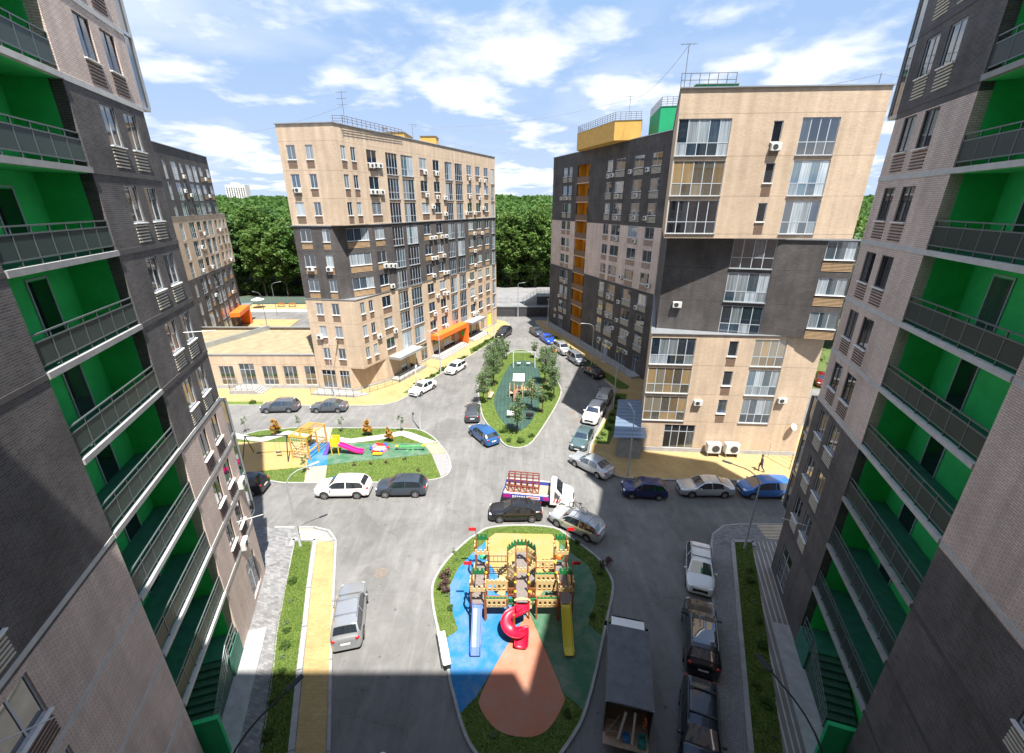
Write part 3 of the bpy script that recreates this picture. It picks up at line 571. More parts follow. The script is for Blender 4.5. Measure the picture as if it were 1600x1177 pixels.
        A, ux, nx_, ln = edge(*E(s_a, s_b)); rz = math.atan2(ux.y, ux.x); base = A+nx_*.06
        for z in (.16, .86, 1.08):
            ob('rail', rail_me, bal, (base.x, base.y, zl+z), rz)
        for i in range(nb+1):
            p = base+ux*(.03+(L-.06)*i/nb); ob('post', post_me, bal, (p.x, p.y, zl), rz)
        for i in range(nb):
            p = base+ux*(L*i/nb+.025); ob('railing_panel', panel_me, bal, (p.x, p.y, zl+.2), rz)
        # balcony door in the back wall
        A2 = Vector(pt(s_b-2.45 if left else s_b-1.35, 1.74)); b = MB(); b.box(0, 1.0, -.02, .03, .02, 2.15); d = ob('door', b.mesh('door', pane_d), T, (A2.x, A2.y, zl), rz, world=True)
        b = MB(); b.box(-.06, 0, -.04, .03, .02, 2.2); b.box(1.0, 1.06, -.04, .03, .02, 2.2); b.box(-.06, 1.06, -.04, .03, 2.2, 2.26); ob('door_frame', b.mesh('door_frame', greyframe), d)
    # ---- glazed bay at the far end
    for za, zb in (((28.3,46.3),(4.7,13.0)) if left else ((28.0,46.3),(4.7,13.0))):
        q = P4(SE+.03, SE+1.0, .02, 4.5); b = MB(); b.prism(inset(ccw(q), .05), za, zb); gb = ob('glazed_bay', b.mesh('glazed_bay', pane_d), T, world=True)
        b = MB(); z = za
        while z < zb+.2:
            b.prism(q, z-.12, z+.03) if True else None; z += 2.955
        for s in (SE+.03, SE+.93):
            b.prism(P4(s, s+.07, -.01, .06), za, zb)
        ob('bay_frame', b.mesh('bay_frame', zinc), gb, world=False)
    # ---- entrance under the balconies: landing, stairs, rail, green fin wall
    b = MB(); b.prism(P4(s_a+.1, s_b+1.2, -1.0, 1.74), .09, .16); ob('porch', b.mesh('porch', greyc), T, world=True)
    b = MB(); b.prism(P4(s_b-1.6, s_b-.02, -.02, 1.73), .16, 1.6); ob('landing', b.mesh('landing', darkgreen), T, world=True)
    for i in range(9):
        s1 = s_b-1.6-i*.33; b = MB(); b.prism(P4(s1-.33, s1-.002, .1, 1.6), .16, 1.5-i*.155); ob('step', b.mesh('step', mat('step_teal', (.05,.11,.085), .7, noise=3, amp=.2)), T, world=True)
    p0 = pt(s_b-.3,-.0)
    railing(T, [(*p0,1.6),(*pt(s_b-1.6,.02),1.6)], 1.0, .6, metalg, 3); railing(T, [(*pt(s_b-1.6,.04),1.55),(*pt(s_b-4.6,.04),.2)], 1.0, .6, metalg, 4)
    b = MB(); b.prism(P4(s_a+.35, s_a+.55, -.75, 1.73), .1, 2.7); ob('fin_wall', b.mesh('fin_wall', mat('green_fin', (.012,.42,.15), .7, noise=1.5, amp=.1)), T, world=True)
    b = MB(); b.prism(P4(s_a+.3, s_b-.03, 1.70, 1.745), 1.6, 4.0); ob('entrance_wall', b.mesh('entrance_wall', green), T, world=True)
    # thin overflow pipes poking out of the facade
    for s, d_, z in (((25.3,1.3,18.0),(25.3,1.3,6.2),(9.2,1.1,12.7)) if left else ((25.2,1.1,6.3),)):
        a = pt(s, .02); c = pt(s+.5, -d_); b = MB(); b.tube([(*a, z), (*c, z-.12)], .018, 6); ob('overflow_pipe', b.mesh('overflow_pipe', white), T, world=True)
    return T, seg, SE
TL, segL, _ = near_block(-1); TR, segR, _ = near_block(1)
b = MB()
centre = thing('apartment_block', 'rose brick block from whose balcony the yard is seen', 'apartment block', (0,-8,0))
volume(centre, 'wall', [(-10.5,-16),(10.5,-16),(9.7,-.7),(-9.7,-.7)], 0, 46.5, PB, {2: [(i*2.4+.8, i*2.4+2.0, 1.645+.95+2.955*k, 1.645+2.4+2.955*k) for i in range(8) for k in range(14)]})
for i in range(8):
    for k in range(14): win(centre, (9.7,-.7), (-9.7,-.7), i*2.4+.8, 1.645+.95+2.955*k, 1.2, 1.45, 2, (), darkframe, pane_d, False)
ac(*segL, 25.1-21.55, 4.45, 'white air conditioner low on the left block, beside its last window', 'air conditioners on near blocks'); ac(*segL, 27.1-21.55, 7.5, 'white air conditioner near the far corner of the left block', 'air conditioners on near blocks')

# ------------------------------------------------------------------ the tan block in the middle (left of the street)
CLp, CCp, CFp = (-26.55,56.0), (-19.8,55.0), (-3.3,92.9)
def along(A, B, s): A, u, n, l = edge(A, B); return tuple(A+u*s)
CA, CB = along(CLp, CCp, 4.9), along(CCp, CFp, 4.6)
C = thing('apartment_block', 'ten storey tan and dark brick block with jutting corner left of the street', 'apartment block', (-16,72,0))
C_sharp = [CLp, CCp, CFp, (-14,98), (-26.5,86)]; C_cut = [CLp, CA, CB, CFp, (-14,98), (-26.5,86)]
WOOD = mat('wood_slat', (.50,.34,.19), .8, noise=3, amp=.15); BRN = mat('dark_brown_slat', (.20,.13,.09), .8)  # BRN: proud courses whose own colour is dark brown, set on light brick
# long face openings: (s0, s1, kind)
CW = [(.8,1.6,'w'),(2.4,3.2,'w'),(5.1,6.95,'w'),(8.7,11.1,'g'),(11.9,14.6,'g'),(16.2,18.0,'w'),(19.7,21.45,'w'),(23.1,25.3,'g'),(26.2,28.6,'g'),(30.1,31.8,'w'),(33.3,35.0,'w'),(36.6,38.3,'w'),(39.5,40.95,'g')]
CE_ = [(.87,1.95),(3.2,4.1)]
def place(T, A, B, cols, floors, off, sl_m, fm=None):
    """windows of one face; returns its holes"""
    H = []
    for j in floors:
        hd_ = HEAD[j]
        for a, c, k in cols:
            a2, c2 = a-off, c-off
            if a2 < .1: continue
            if k == 'g':
                H.append((a2, c2, hd_-2.62, hd_)); win(T, A, B, a2, hd_-2.62, c2-a2, 2.62, max(3, round((c2-a2)/.62)), (.34,), fm or greyframe, random.choice((pane, pane, pane_w)), False, zinc)
            else:
                h = 1.5; H.append((a2, c2, hd_-h, hd_)); win(T, A, B, a2, hd_-h, c2-a2, h, 2 if c2-a2 < 1.9 else 3, (), fm or greyframe, pane, False, white)
                louver(T, A, B, a2, hd_-h-.85, c2-a2, .72, 5, sl_m)
    return H
def cfloors(lo, hi): return [j for j in range(10) if lo <= j <= hi]
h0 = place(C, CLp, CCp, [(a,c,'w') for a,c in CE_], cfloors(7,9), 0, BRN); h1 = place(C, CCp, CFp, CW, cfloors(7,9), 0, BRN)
volume(C, 'wall', C_sharp, 21.7, 32.4, LB, {0: h0, 1: h1})
h0 = place(C, CLp, CA, [(a,c,'w') for a,c in ((.85,2.25),(3.7,4.66))], cfloors(4,6), 0, WOOD); h2 = place(C, CB, CFp, CW, cfloors(4,6), 4.6, WOOD); h1 = place(C, CA, CB, [(1.9,4.9,'w')], cfloors(4,6), 0, WOOD)
volume(C, 'wall', C_cut, 12.78, 21.69, DB, {0: h0, 1: h1, 2: h2})
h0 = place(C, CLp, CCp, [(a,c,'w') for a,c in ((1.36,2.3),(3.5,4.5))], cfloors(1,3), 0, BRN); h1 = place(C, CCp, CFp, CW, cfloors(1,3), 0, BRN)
volume(C, 'wall', C_sharp, 3.5, 12.77, LB, {0: h0, 1: h1})
shop = [(7.9-4.6,9.3-4.6),(10.0-4.6,11.8-4.6),(13.1-4.6,14.9-4.6),(16.6-4.6,18.2-4.6),(20.0-4.6,23.6-4.6),(27.2-4.6,29.6-4.6),(30.2-4.6,32-4.6),(34.0-4.6,35.5-4.6),(37.0-4.6,38.7-4.6)]
volume(C, 'wall', C_cut, 0, 3.49, LB, {0: [(.6,2.6,.5,3.1),(3.2,4.6,.5,3.1)], 2: [(a,c,.35,3.1) for a,c in shop]})
for a, c in ((.6,2.6),(3.2,4.6)): win(C, CLp, CA, a, .5, c-a, 2.6, 3, (.72,), greyframe, pane_d, True)
for i, (a, c) in enumerate(shop): win(C, CB, CFp, a, .35, c-a, 2.75, 2 if c-a < 2 else 4, (.75,), greyframe, mat('yellow_poster', (.85,.70,.05), .4) if i == 8 else pane_d, False)
def coping(T, poly, z, w=.12, m=None, h=.09):
    P = ccw(poly); b = MB(); Q = inset(P, -w)
    n = len(P); I = inset(P, .25); b.v = [(x,y,z) for x,y in Q]+[(x,y,z+h) for x,y in Q]+[(x,y,z+h) for x,y in I]+[(x,y,z) for x,y in I]
    for i in range(n):
        j = (i+1) % n
        for k in range(4): b.f.append((k*n+i, k*n+j, ((k+1) % 4)*n+j, ((k+1) % 4)*n+i)); b.m.append(0)
    return ob('coping', b.mesh('coping', m or zinc), T, world=True)
coping(C, C_sharp, 32.402); coping(C, C_cut, 21.60, .14, zinc, .075); coping(C, C_sharp, 12.75, .06, zinc, .06)
b = MB(); b.prism([along(CA,CB,0), CCp, along(CA,CB,5.4)], 12.772, 12.80); ob('ledge', b.mesh('ledge', zinc), C, world=True)
b = MB(); b.prism(inset(C_cut, -.05), 0, .4); ob('plinth', b.mesh('plinth', greyc), C, world=True)
# orange portal, canopies, steps, ramp
Av, u, ni, ln = edge(CCp, CFp); PT = lambda s, d: tuple(Av+u*s+ni*d)
def slab(T, name, s0, s1, d0, d1, z0, z1, m): b = MB(); b.prism([PT(s0,d0), PT(s1,d0), PT(s1,d1), PT(s0,d1)][::1], z0, z1); return ob(name, b.mesh(name, m), T, world=True)
por = slab(C, 'portal', 16.0, 26.0, -1.6, -.02, 3.25, 4.0, orange); slab(C, 'portal_side', 25.2, 26.0, -1.6, -.02, .3, 3.24, orange); slab(C, 'portal_sign', 25.16, 25.19, -1.1, -.5, 1.6, 2.6, mat('green_sign', (.05,.55,.08), .5))
for s0, s1 in ((5.2,11.2),(27.0,32.6)): slab(C, 'canopy', s0, s1, -1.9, -.02, 3.3, 3.65, zinc); slab(C, 'canopy_top', s0+.1, s1-.1, -1.8, -.02, 3.652, 3.67, greyc)
for s0, s1 in ((15.5,25.0),(27.0,33.4)):
    for i in range(3): slab(C, 'step', s0+i*.1, s1-i*.1, -2.3+i*.35, -.02, .10 if i == 0 else .1+.13*i, .1+.13*(i+1), stepc)
b = MB(); rp = [along(CLp,CA,1.0), along(CLp,CA,4.7)]
slab(C, 'ramp', 4.9, 11.5, -1.9, -.3, .1, .42, stepc)
railing(C, [(*PT(11.5,-1.9),.3),(*PT(4.6,-2.0),.3),(-21.0,53.2,.3),(-27.0,54.0,.3)], 1.05, 1.1, metalg, 3)
b = MB(); b.prism([(-27,54.1),(-21,53.3),(-19.2,54.2),(-21.5,55.1),(-26.8,55.9)], .09, .3); ob('ramp', b.mesh('ramp', stepc), C, world=True)
C_AC = [(5.7,28.5),(6.4,28.6),(7.3,28.6),(5.3,25.5),(6.1,25.5),(7.2,25.5),(17.4,28.4),(20.5,28.4),(17.5,25.3),(20.4,25.1),(22.6,25.0),(19.0,23.7),(22.5,22.6),(31.1,28.2),(34.8,28.1),(36.9,28.1),(30.9,25.3),(34.6,25.1),(29.5,22.6),(32.6,22.6),(36.1,23.4),(17.8,19.2),(19.0,19.2),(21.0,19.2),(22.3,19.2),(32.1,19.1),(35.2,19.0),(6.4,16.3),(7.4,16.2),(8.3,16.1),(7.4,13.4),(18.0,16.1),(19.1,16.1),(21.3,16.2),(18.0,13.4),(21.3,13.4),(22.3,13.4),(32.2,16.0),(32.2,13.4),(18.8,10.0),(20.7,10.1),(21.9,9.9),(21.1,7.1),(17.6,7.2),(21.0,4.3),(29.5,10.8),(31.6,7.0),(31.0,4.3),(32.4,4.3),(3.6,7.1),(7.1,7.0)]
ac_rows(C_AC, CCp, CFp, 'tan middle block street face', 'air conditioners on the tan middle block')
for (s, z), w in zip([(1.6,25.6),(1.6,16.6),(4.1,16.6),(1.3,7.8)], ('upper tan storeys at its left','dark storeys at its left','dark storeys right of another','lowest tan storeys')): ac(CLp, CCp, s, z-.3, 'white air conditioner on end face of middle block, '+w, 'air conditioners on the tan middle block end')
# roof things of the middle block
rb = thing('roof_house', 'yellow stairhead box on the roof of the tan middle block', 'roof structure', (-17.5,78,32.4)); b = MB(); b.box(-3,1.2,-3,3,0,1.75); ob('wall', b.mesh('wall', yellowr), rb); b = MB(); b.box(-3.1,1.3,-3.1,3.1,1.75,1.9); ob('roof', b.mesh('roof', zinc), rb); b = MB(); b.lathe([(.35,1.9),(.35,2.6),(.45,2.6),(.45,2.75)],10,(-2.2,-1,0)); ob('vent', b.mesh('vent', zinc), rb)
rb = thing('roof_house', 'taller yellow box behind, on the far roof of the tan middle block', 'roof structure', (-13.7,84,32.4)); b = MB(); b.box(-1.6,1.0,-1.5,1.5,0,2.2); ob('wall', b.mesh('wall', yellowr), rb); b = MB(); b.box(-1.7,1.1,-1.6,1.6,2.2,2.32); ob('roof', b.mesh('roof', zinc), rb); b = MB(); b.lathe([(.6,0),(.6,.9),(.5,1.0)],12,(-2.6,-1.5,0)); ob('vent', b.mesh('vent', zinc), rb)
def antenna(pos, h, label, arms=3):
    t = thing('antenna', label, 'antenna', pos); b = MB(); b.tube([(0,0,0),(0,0,h)], .035, 5); ob('mast', b.mesh('mast', metalg), t)
    for i in range(arms):
        z = h*(1-.18*i); b = MB(); b.bar((-.7+.15*i,0,z-.1),(.7-.2*i,0,z-.05),.03)
        for k in range(4): b.bar((-.5+.3*k,-.25,z-.08),(-.5+.3*k,.25,z-.08),.02)
        ob('crossbar', b.mesh('crossbar', metalg), t)
    return t
antenna((-19.2,57.5,32.45), 3.4, 'tall thin aerial on the front roof corner of the tan middle block')
antenna((-15.2,76,32.4), 3.0, 'thin bent aerial beside the yellow roof boxes', 1)
RT = thing('roof_railing', 'brown guard rail along the front roof of the tan middle block', 'railing', (-18.5,58,32.4)); railing(RT, [(-20.0,55.9,32.45),(-18.9,55.9,32.45),(-14.6,66,32.45)], .8, .8, mat('brown_rail', (.10,.06,.05), .6), 3)
# ------------------------------------------------------------------ right block: tan end towards the yard, long dark face along the street
FLp, FRp, F1p, F2p = (13.2,39.9), (28.8,38.8), (19.3,59.5), (8.0,93.2)
F = thing('apartment_block', 'tan ended block with dark long face right of the street', 'apartment block', (20,58,0))
FB = [FLp, FRp, (34,61), (20.4,61), (19.3,59.45)]
FD = [(14.15,41.75), (28.9,37.9), (33.8,60.9), (20.5,60.9), (19.4,59.4)]
AF, uF, nF, lnF = edge(FLp, FRp)
def fplace(A, B, cols, floors, pm=None, off=0, slm=None, hg=2.66):
    H = []
    for j in floors:
        hd_ = HEAD[j]+.05
        for ci, (a, c, k) in enumerate(cols):
            a2, c2 = a-off, c-off
            if k == 'g':
                H.append((a2, c2, hd_-hg, hd_)); n = 5 if c2-a2 > 3.5 else 4
                win(F, A, B, a2, hd_-hg, c2-a2, hg, n, (.36,), greyframe, pm[(j+ci) % len(pm)] if pm else pane, True, zinc)
            else:
                h = 1.5; H.append((a2, c2, hd_-.2-h, hd_-.2)); win(F, A, B, a2, hd_-.2-h, c2-a2, h, 1 if c2-a2 < 1 else 3, (), greyframe, pane_w if c2-a2 > 1 else pane_d, True, white); louver(F, A, B, a2-(.0 if c2-a2 < 1 else .05), hd_-.2-h-.95, c2-a2+(0 if c2-a2 < 1 else .05), .82, 7, slm, True)
    return H
cols = [(.08,4.2,'g'),(7.42,8.15,'w'),(9.55,12.4,'g')]
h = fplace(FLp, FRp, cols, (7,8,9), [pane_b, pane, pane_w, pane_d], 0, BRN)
volume(F, 'wall', FB, 21.3, 32.4, LB, {0: h})
h = fplace(FD[0], FD[1], [(5.6,9.1,'g'),(12.9,15.15,'w')], (4,5,6), [pane_d, pane, pane_w], 0, WOOD)
volume(F, 'wall', FD, 12.74, 21.29, DB, {0: h})
cols = [(.04,4.15,'g'),(7.2,8.05,'w'),(9.5,12.4,'g')]
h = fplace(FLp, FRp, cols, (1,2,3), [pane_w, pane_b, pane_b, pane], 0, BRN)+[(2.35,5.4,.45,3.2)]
volume(F, 'wall', FB, 0, 12.73, LB, {0: h})
win(F, FLp, FRp, 2.35, .45, 3.05, 2.75, 4, (.72,), greyframe, pane_d, True)
coping(F, FB, 32.402); coping(F, FD, 21.2, .12, zinc, .075); coping(F, FB, 12.70, .1, zinc, .06)
b = MB(); b.prism(inset(FB, -.05), 0, .55); ob('plinth', b.mesh('plinth', greyc), F, world=True)
b = MB(); b.prism([FLp, along(FLp,FRp,9.6), FD[0]], 12.735, 12.765); ob('ledge', b.mesh('ledge', zinc), F, world=True)
# long block
LBp = [(33,61.05),(22,97),F2p,F1p]          # street face is edge 2 (far to near)
flen = edge(F2p, F1p)[3]
FW = [(1.6,3.65),(5.45,7.75),(10.05,12.5),(13.4,15.05),(27.15,28.5),(29.1,30.85)]
def flong(floors, slm, fm):
    H = []
    for j in floors:
        for a, c in FW:
            s0, s1 = flen-c, flen-a; H.append((s0, s1, HEAD[j]-1.62, HEAD[j]-.1)); win(F, F2p, F1p, s0, HEAD[j]-1.62, s1-s0, 1.52, 2, (), fm, pane, False, white); louver(F, F2p, F1p, s0, HEAD[j]-2.5, s1-s0, .75, 5, slm)
        H.append((flen-25.1, flen-20.6, HEAD[j]-2.85 if j else .3, HEAD[j]))
    return H
SLC = mat('cream_slat', (.5,.5,.5)); 
for z0, z1, m, fl, slm in ((21.2,32.3,DB,(7,8,9),SLC),(12.7,21.19,PB,(4,5,6),BRN),(0,12.69,DB,(0,1,2,3),SLC)):
    if 0 in fl:
        h = flong((1,2,3), slm, greyframe)+[(flen-25.1, flen-20.6, .3, HEAD[0])]
        for a, c in ((2.0,3.4),(5.4,8.2),(9.9,12.8),(13.4,14.6),(28.6,30.8)): h.append((flen-c, flen-a, .4, 3.1)); win(F, F2p, F1p, flen-c, .4, c-a, 2.7, 2 if c-a < 2 else 3, (.75,), greyframe, pane, False)
    else: h = flong(fl, slm, greyframe)
    volume(F, 'wall', LBp, z0, z1, m, {2: h}, depth=.3)
AX, uX, nX, lX = edge(F2p, F1p)
def XP(s0, s1, d0, d1): return [tuple(AX+uX*s0+nX*d0), tuple(AX+uX*s1+nX*d0), tuple(AX+uX*s1+nX*d1), tuple(AX+uX*s0+nX*d1)]
s0, s1 = flen-25.1, flen-20.6
b = MB(); b.prism(XP(s0-.3, s1+.3, 1.6, 1.7), .1, 31.5); b.prism(XP(s0-.03, s0+.003, .28, 1.62), .1, 31.5); b.prism(XP(s1-.003, s1+.03, .28, 1.62), .1, 31.5); ob('loggia_lining', b.mesh('loggia_lining', amber), F, world=True)
brown_rail = mat('brown_panel', (.16,.095,.06), .6, noise=3, amp=.15)
for j in range(1, 10):
    z = HEAD[j]-2.95; b = MB(); b.prism(XP(s0+.01, s1-.01, -.03, 1.6), z-.02, z+.16); bal = ob('balcony', b.mesh('balcony', mat('tan_slab', (.5,.36,.24), .8)), F, world=True)
    b = MB(); b.prism(XP(s0+.04, s1-.04, .0, .03), z+.2, z+1.0); b.prism(XP(s0+.02, s1-.02, -.01, .045), z+1.02, z+1.08); ob('balustrade', b.mesh('balustrade', brown_rail), bal)
    b = MB(); b.prism(XP(s0+1.2, s0+2.0, 1.55, 1.6), z+.2, z+2.3); ob('balcony_door', b.mesh('balcony_door', mat('brown_door', (.08,.045,.02), .5)), bal)
coping(F, LBp, 32.302); coping(F, LBp, 12.66, .1, zinc, .05)
b = MB(); b.prism(XP(-1.2, .35, .5, 4), 3.3, 12.4); b.prism(XP(-.9, .3, .5, 4), 21.5, 30.6); fb = ob('glazed_bay', b.mesh('glazed_bay', pane), F, world=True)
b = MB()
for z in [3.3+3.0*k for k in range(4)]+[21.5+3.0*k for k in range(4)]: b.prism(XP(-1.25, .3, .46, 4.04), z-.1, z+.06)
ob('bay_frame', b.mesh('bay_frame', greyframe), fb)
b = MB(); b.prism(XP(1, flen-1, -1.5, -.01), .09, .42); ob('porch', b.mesh('porch', greyc), F, world=True)
railing(F, [(*XP(2,3,-1.45,0)[0],.4),(*XP(flen-3,3,-1.45,0)[0],.4)], 1.0, 1.3, metalg, 2)
FE = [(8.0,28.4),(2.5,15.1),(5.2,5.5),(13.2,6.0)]
ac(FLp, FRp, 7.85, 28.0, 'white air conditioner under narrow top window of the tan end', 'air conditioners on the right block'); ac(FD[0], FD[1], 1.6, 14.9, 'white air conditioner alone on dark storeys of the tan ended block', 'air conditioners on the right block')
ac(FLp, FRp, 5.2, 5.5, 'white air conditioner low on the tan end, left of its narrow window', 'air conditioners on the right block'); ac(FLp, FRp, 13.1, 6.0, 'white air conditioner low on the tan end, right of its glazed bay', 'air conditioners on the right block')
for x, l in ((7.3,'left of two big floor standing cooling units by the tan end wall'),(9.1,'right of two big floor standing cooling units by the tan end wall')):
    p = AF+uF*x-nF*.55; t = thing('cooling_unit', l, 'cooling unit', (p.x, p.y, .1), math.atan2(uF.y, uF.x)); b = MB(); b.box(-.68,.68,-.33,.33,.42,1.5); ob('casing', b.mesh('casing', acw, bevel=.04), t)
    b = MB(); n = 20; b.v = [(.15+.38*math.cos(2*math.pi*k/n)*f, -.34, .95+.38*math.sin(2*math.pi*k/n)*f) for f in (1,.0) for k in range(n)]; b.f = [(k,(k+1) % n,n+(k+1) % n,n+k) for k in range(n)]; b.m = [0]*n; ob('fan_grille', b.mesh('fan_grille', MATS['fan_black']), t)
    for xx in (-.55,.55): ob('leg', MB().box(xx-.03,xx+.03,-.3,.3,0,.42).mesh('leg', metalg), t)
FL_AC = [(14.3,28.0),(13.0,28.1),(8.3,28.3),(4.2,28.3),(11.2,25.2),(6.3,25.2),(11.0,22.2),(6.2,22.3),(3.6,22.3),(31.1,25.1),(28.7,25.1),(10.6,19.2),(5.7,19.2),(28.2,10.0),(30.5,6.9),(32.0,3.8),(8.4,13.8),(1.3,13.6),(11.3,10.2),(8.4,10.0),(3.6,10.1),(11.4,7.1),(8.4,7.1),(9.4,5.6),(5.2,5.8),(13.2,2.7),(9.5,2.8),(5.0,2.8),(32.2,2.4)]
ac_rows(FL_AC, F2p, F1p, 'dark street face', 'air conditioners on the dark street face', flip=flen)
# roof boxes
def roof_box(name, label, poly, z0, z1, m, railm=None):
    c = np.mean(poly, axis=0); t = thing(name, label, 'roof structure', (c[0], c[1], z0)); b = MB(); b.prism(ccw(poly), z0, z1); ob('wall', b.mesh('wall', m), t, world=True); coping(t, poly, z1, .06, zinc, .06); return t
yb = [(13.9,67.8),(17.6,67.0),(16.2,80),(9.9,80)]; yb2 = [(10.2,79.0),(13.5,69.5),(14.4,68.5),(17.3,67.8),(20,78),(14,84)]
ybx = [(14.1,68.6),(17.6,67.9),(20,77),(12,84),(10.6,80.5)]
t = roof_box('roof_house', 'yellow stairhead with guard rail on the dark block roof', ybx, 32.3, 34.7, yellowr)
railing(t, [(12,84,34.75),(10.7,80.5,34.75),(14.15,68.7,34.75),(17.5,68,34.75)], 1.0, .75, mat('dark_rail', (.09,.07,.065), .6), 4)
b = MB(); b.box(-.4,.4,-.03,.03,0,1.1)
t = roof_box('roof_house', 'green stairhead with guard rail beside the tan end roof', [(18.6,63.2),(24,62.2),(25,70),(19.5,71)], 32.3, 35.4, mat('green_stairhead', (.0,.30,.12), .7, noise=1.5, amp=.1))
railing(t, [(19.5,70.9,35.45),(18.65,63.3,35.45),(23.9,62.3,35.45)], 1.0, .7, MATS['dark_rail'], 4)
t = roof_box('roof_house', 'green stairhead peeping over the tan end roof', [(16.5,46),(20.2,45.8),(20.6,50),(17,50.3)], 32.4, 34.0, MATS['green_stairhead'])
railing(t, [(14.6,44.5,32.5),(19.2,44.2,32.5)], 2.0, .75, MATS['dark_rail'], 4)
antenna((14.2,42.4,32.45), 3.6, 'thin aerial on the left roof corner of the tan end', 1); antenna((16.4,70.5,34.7), 3.3, 'tall aerial rising from the yellow stairhead', 1); antenna((28.2,39.6,32.45), .9, 'short wire mast on right roof corner of the tan end', 0)
# cables in the sky
def cable(pts, label):
    b = MB(); P = []
    for a, c in zip(pts[:-1], pts[1:]):
        a, c = Vector(a), Vector(c); P += [a.lerp(c, i/10)-Vector((0,0,1))*(.9*4*(i/10)*(1-i/10)) for i in range(10)]
    P.append(Vector(pts[-1])); b.tube(P, .018, 4); tag(ob('overhead_cable', b.mesh('overhead_cable', mat('cable_grey', (.25,.27,.30), .6))), label, 'cable')
cable([(14.2,42.4,35.9),(16.4,70.5,37.6),(-13.0,84,36.2)], 'thin overhead cable running from the tan end aerial past the yellow stairhead')
cable([(28.2,39.6,33.3),(21,60,37.0)], 'thin overhead cable along the roof of the tan end')
cable([(28.2,39.6,33.3),(60,33,31)], 'thin overhead cable leaving the tan end towards the right block')
cable([(-15.2,76,35.2),(10.7,80.5,36.0)], 'upper thin cable strung across the street between roofs'); cable([(-13.7,84,34.6),(8.6,92.5,33.0)], 'lower thin cable strung across the street between roofs')
cable([(-19.2,57.5,34.4),(-52,80,34.2)], 'thin cable from the tan middle block to the far left block')
# corrugated shed at the tan end
sh = thing('shed', 'grey shed with blue corrugated roof left of the tan end', 'shed', (11.9,41,.1)); sp_ = [(10.55,38.7),(12.9,38.1),(14.6,46.5),(12.9,47.2)]
b = MB(); b.prism(ccw(sp_), .1, 2.3); ob('wall', b.mesh('wall', greyc), sh, world=True)
b = MB(); A_, B_, C_, D_ = [Vector((*p, 0)) for p in inset(sp_, -.35)]
n = 22
for i in range(n+1):
    t0 = i/n; zz = (.06 if i % 2 else 0)
    for q0, q1, zo in ((A_, D_, 2.42), (B_, C_, 2.75)): p = q0.lerp(q1, t0); b.v.append((p.x, p.y, zo+zz))
b.f = [(2*i, 2*i+1, 2*i+3, 2*i+2) for i in range(n)]; b.m = [0]*n; ob('roof', b.mesh('roof', mat('blue_sheet', (.22,.30,.42), .35, .5)), sh, world=True)
b = MB(); b.bar((*sp_[0],2.3),(*sp_[1],2.6),.08); ob('fascia', b.mesh('fascia', zinc), sh, world=True)
# wire fence right of the tan end
fn = thing('fence', 'light wire fence panels behind the walking person', 'fence', (27,37,.1)); railing(fn, [(26.0,38.5,.1),(26.9,36.3,.1),(29.5,35.9,.1),(33.5,35.6,.1)], 1.7, 1.6, mat('fence_wire', (.42,.38,.30), .6), 4, r=.015)
t = thing('satellite_dish', 'small white dish on the right of the tan end wall', 'satellite dish', (*(AF+uF*14.7-nF*.25), 3.5)); b = MB(); b.lathe([(.02,0),(.2,.03),(.33,.1),(.34,.11)], 14); o = ob('dish', b.mesh('dish', white, 40), t, rot=(R(60),0,R(20))); ob('arm', MB().bar((0,.25,0),(0,-.05,.0),.04).mesh('arm', metalg), t)

# ------------------------------------------------------------------ far-left block
D0p, D2p = (-48.45,60.3), (-58.3,93.3); ddir = edge(D0p, D2p)[1]; OFFD = 12.42
Dm = thing('apartment_block', 'far left dark and tan striped block with orange portal', 'apartment block', (-60,78,0))
DW = [(.1,1.15,'g'),(3.3,5.4,'g'),(6.7,7.7,'w'),(9.5,11.6,'g'),(12.3,14.3,'g'),(15.6,17.3,'w'),(19.6,21.3,'w')]
DW2 = [(.4,1.8,'g'),(4.4,6.9,'g'),(8.1,9.9,'w'),(11.2,13.2,'g'),(14.0,16.0,'g'),(17.6,19.0,'w'),(20.4,21.8,'w'),(22.8,24.0,'w')]
def dfoot(ext_): e2 = along(D0p, D2p, OFFD+ext_); return [D0p, e2, (e2[0]-14, e2[1]-4), (-64,56)]
def dplace(cols, floors, slm):
    H = []; A, B = D0p, along(D0p, D2p, 40)
    for j in floors:
        for a, c, k in cols:
            a2, c2 = a+OFFD, c+OFFD; h = 2.62 if k == 'g' else 1.5; H.append((a2, c2, HEAD[j]-h, HEAD[j])); win(Dm, A, B, a2, HEAD[j]-h, c2-a2, h, 3 if k == 'g' else 2, (.34,) if k == 'g' else (), greyframe, pane, False, None)
            if k != 'g': louver(Dm, A, B, a2, HEAD[j]-h-.85, c2-a2, .7, 4, slm)
    return H
volume(Dm, 'wall', dfoot(21.6), 22.3, 32.4, DB, {0: dplace(DW, (7,8,9), WOOD)}); volume(Dm, 'wall', dfoot(25), 12.7, 22.29, LB, {0: dplace(DW2, (4,5,6), BRN)}); volume(Dm, 'wall', dfoot(22.3), 0, 12.69, DB, {0: dplace(DW, (0,1,2,3), WOOD)})
coping(Dm, dfoot(21.6), 32.402); coping(Dm, dfoot(25), 22.26, .08, zinc, .06)
A_, u_, n_, l_ = edge(D0p, D2p); q = lambda s, d: tuple(A_+u_*(s+OFFD)+n_*d)
for nm, s0, s1, z0, z1 in (('portal',13.5,21.5,3.2,4.0),('portal_side',20.7,21.5,.2,3.19)): b = MB(); b.prism([q(s0,-1.8),q(s1,-1.8),q(s1,-.02),q(s0,-.02)], z0, z1); ob(nm, b.mesh(nm, orange), Dm, world=True)
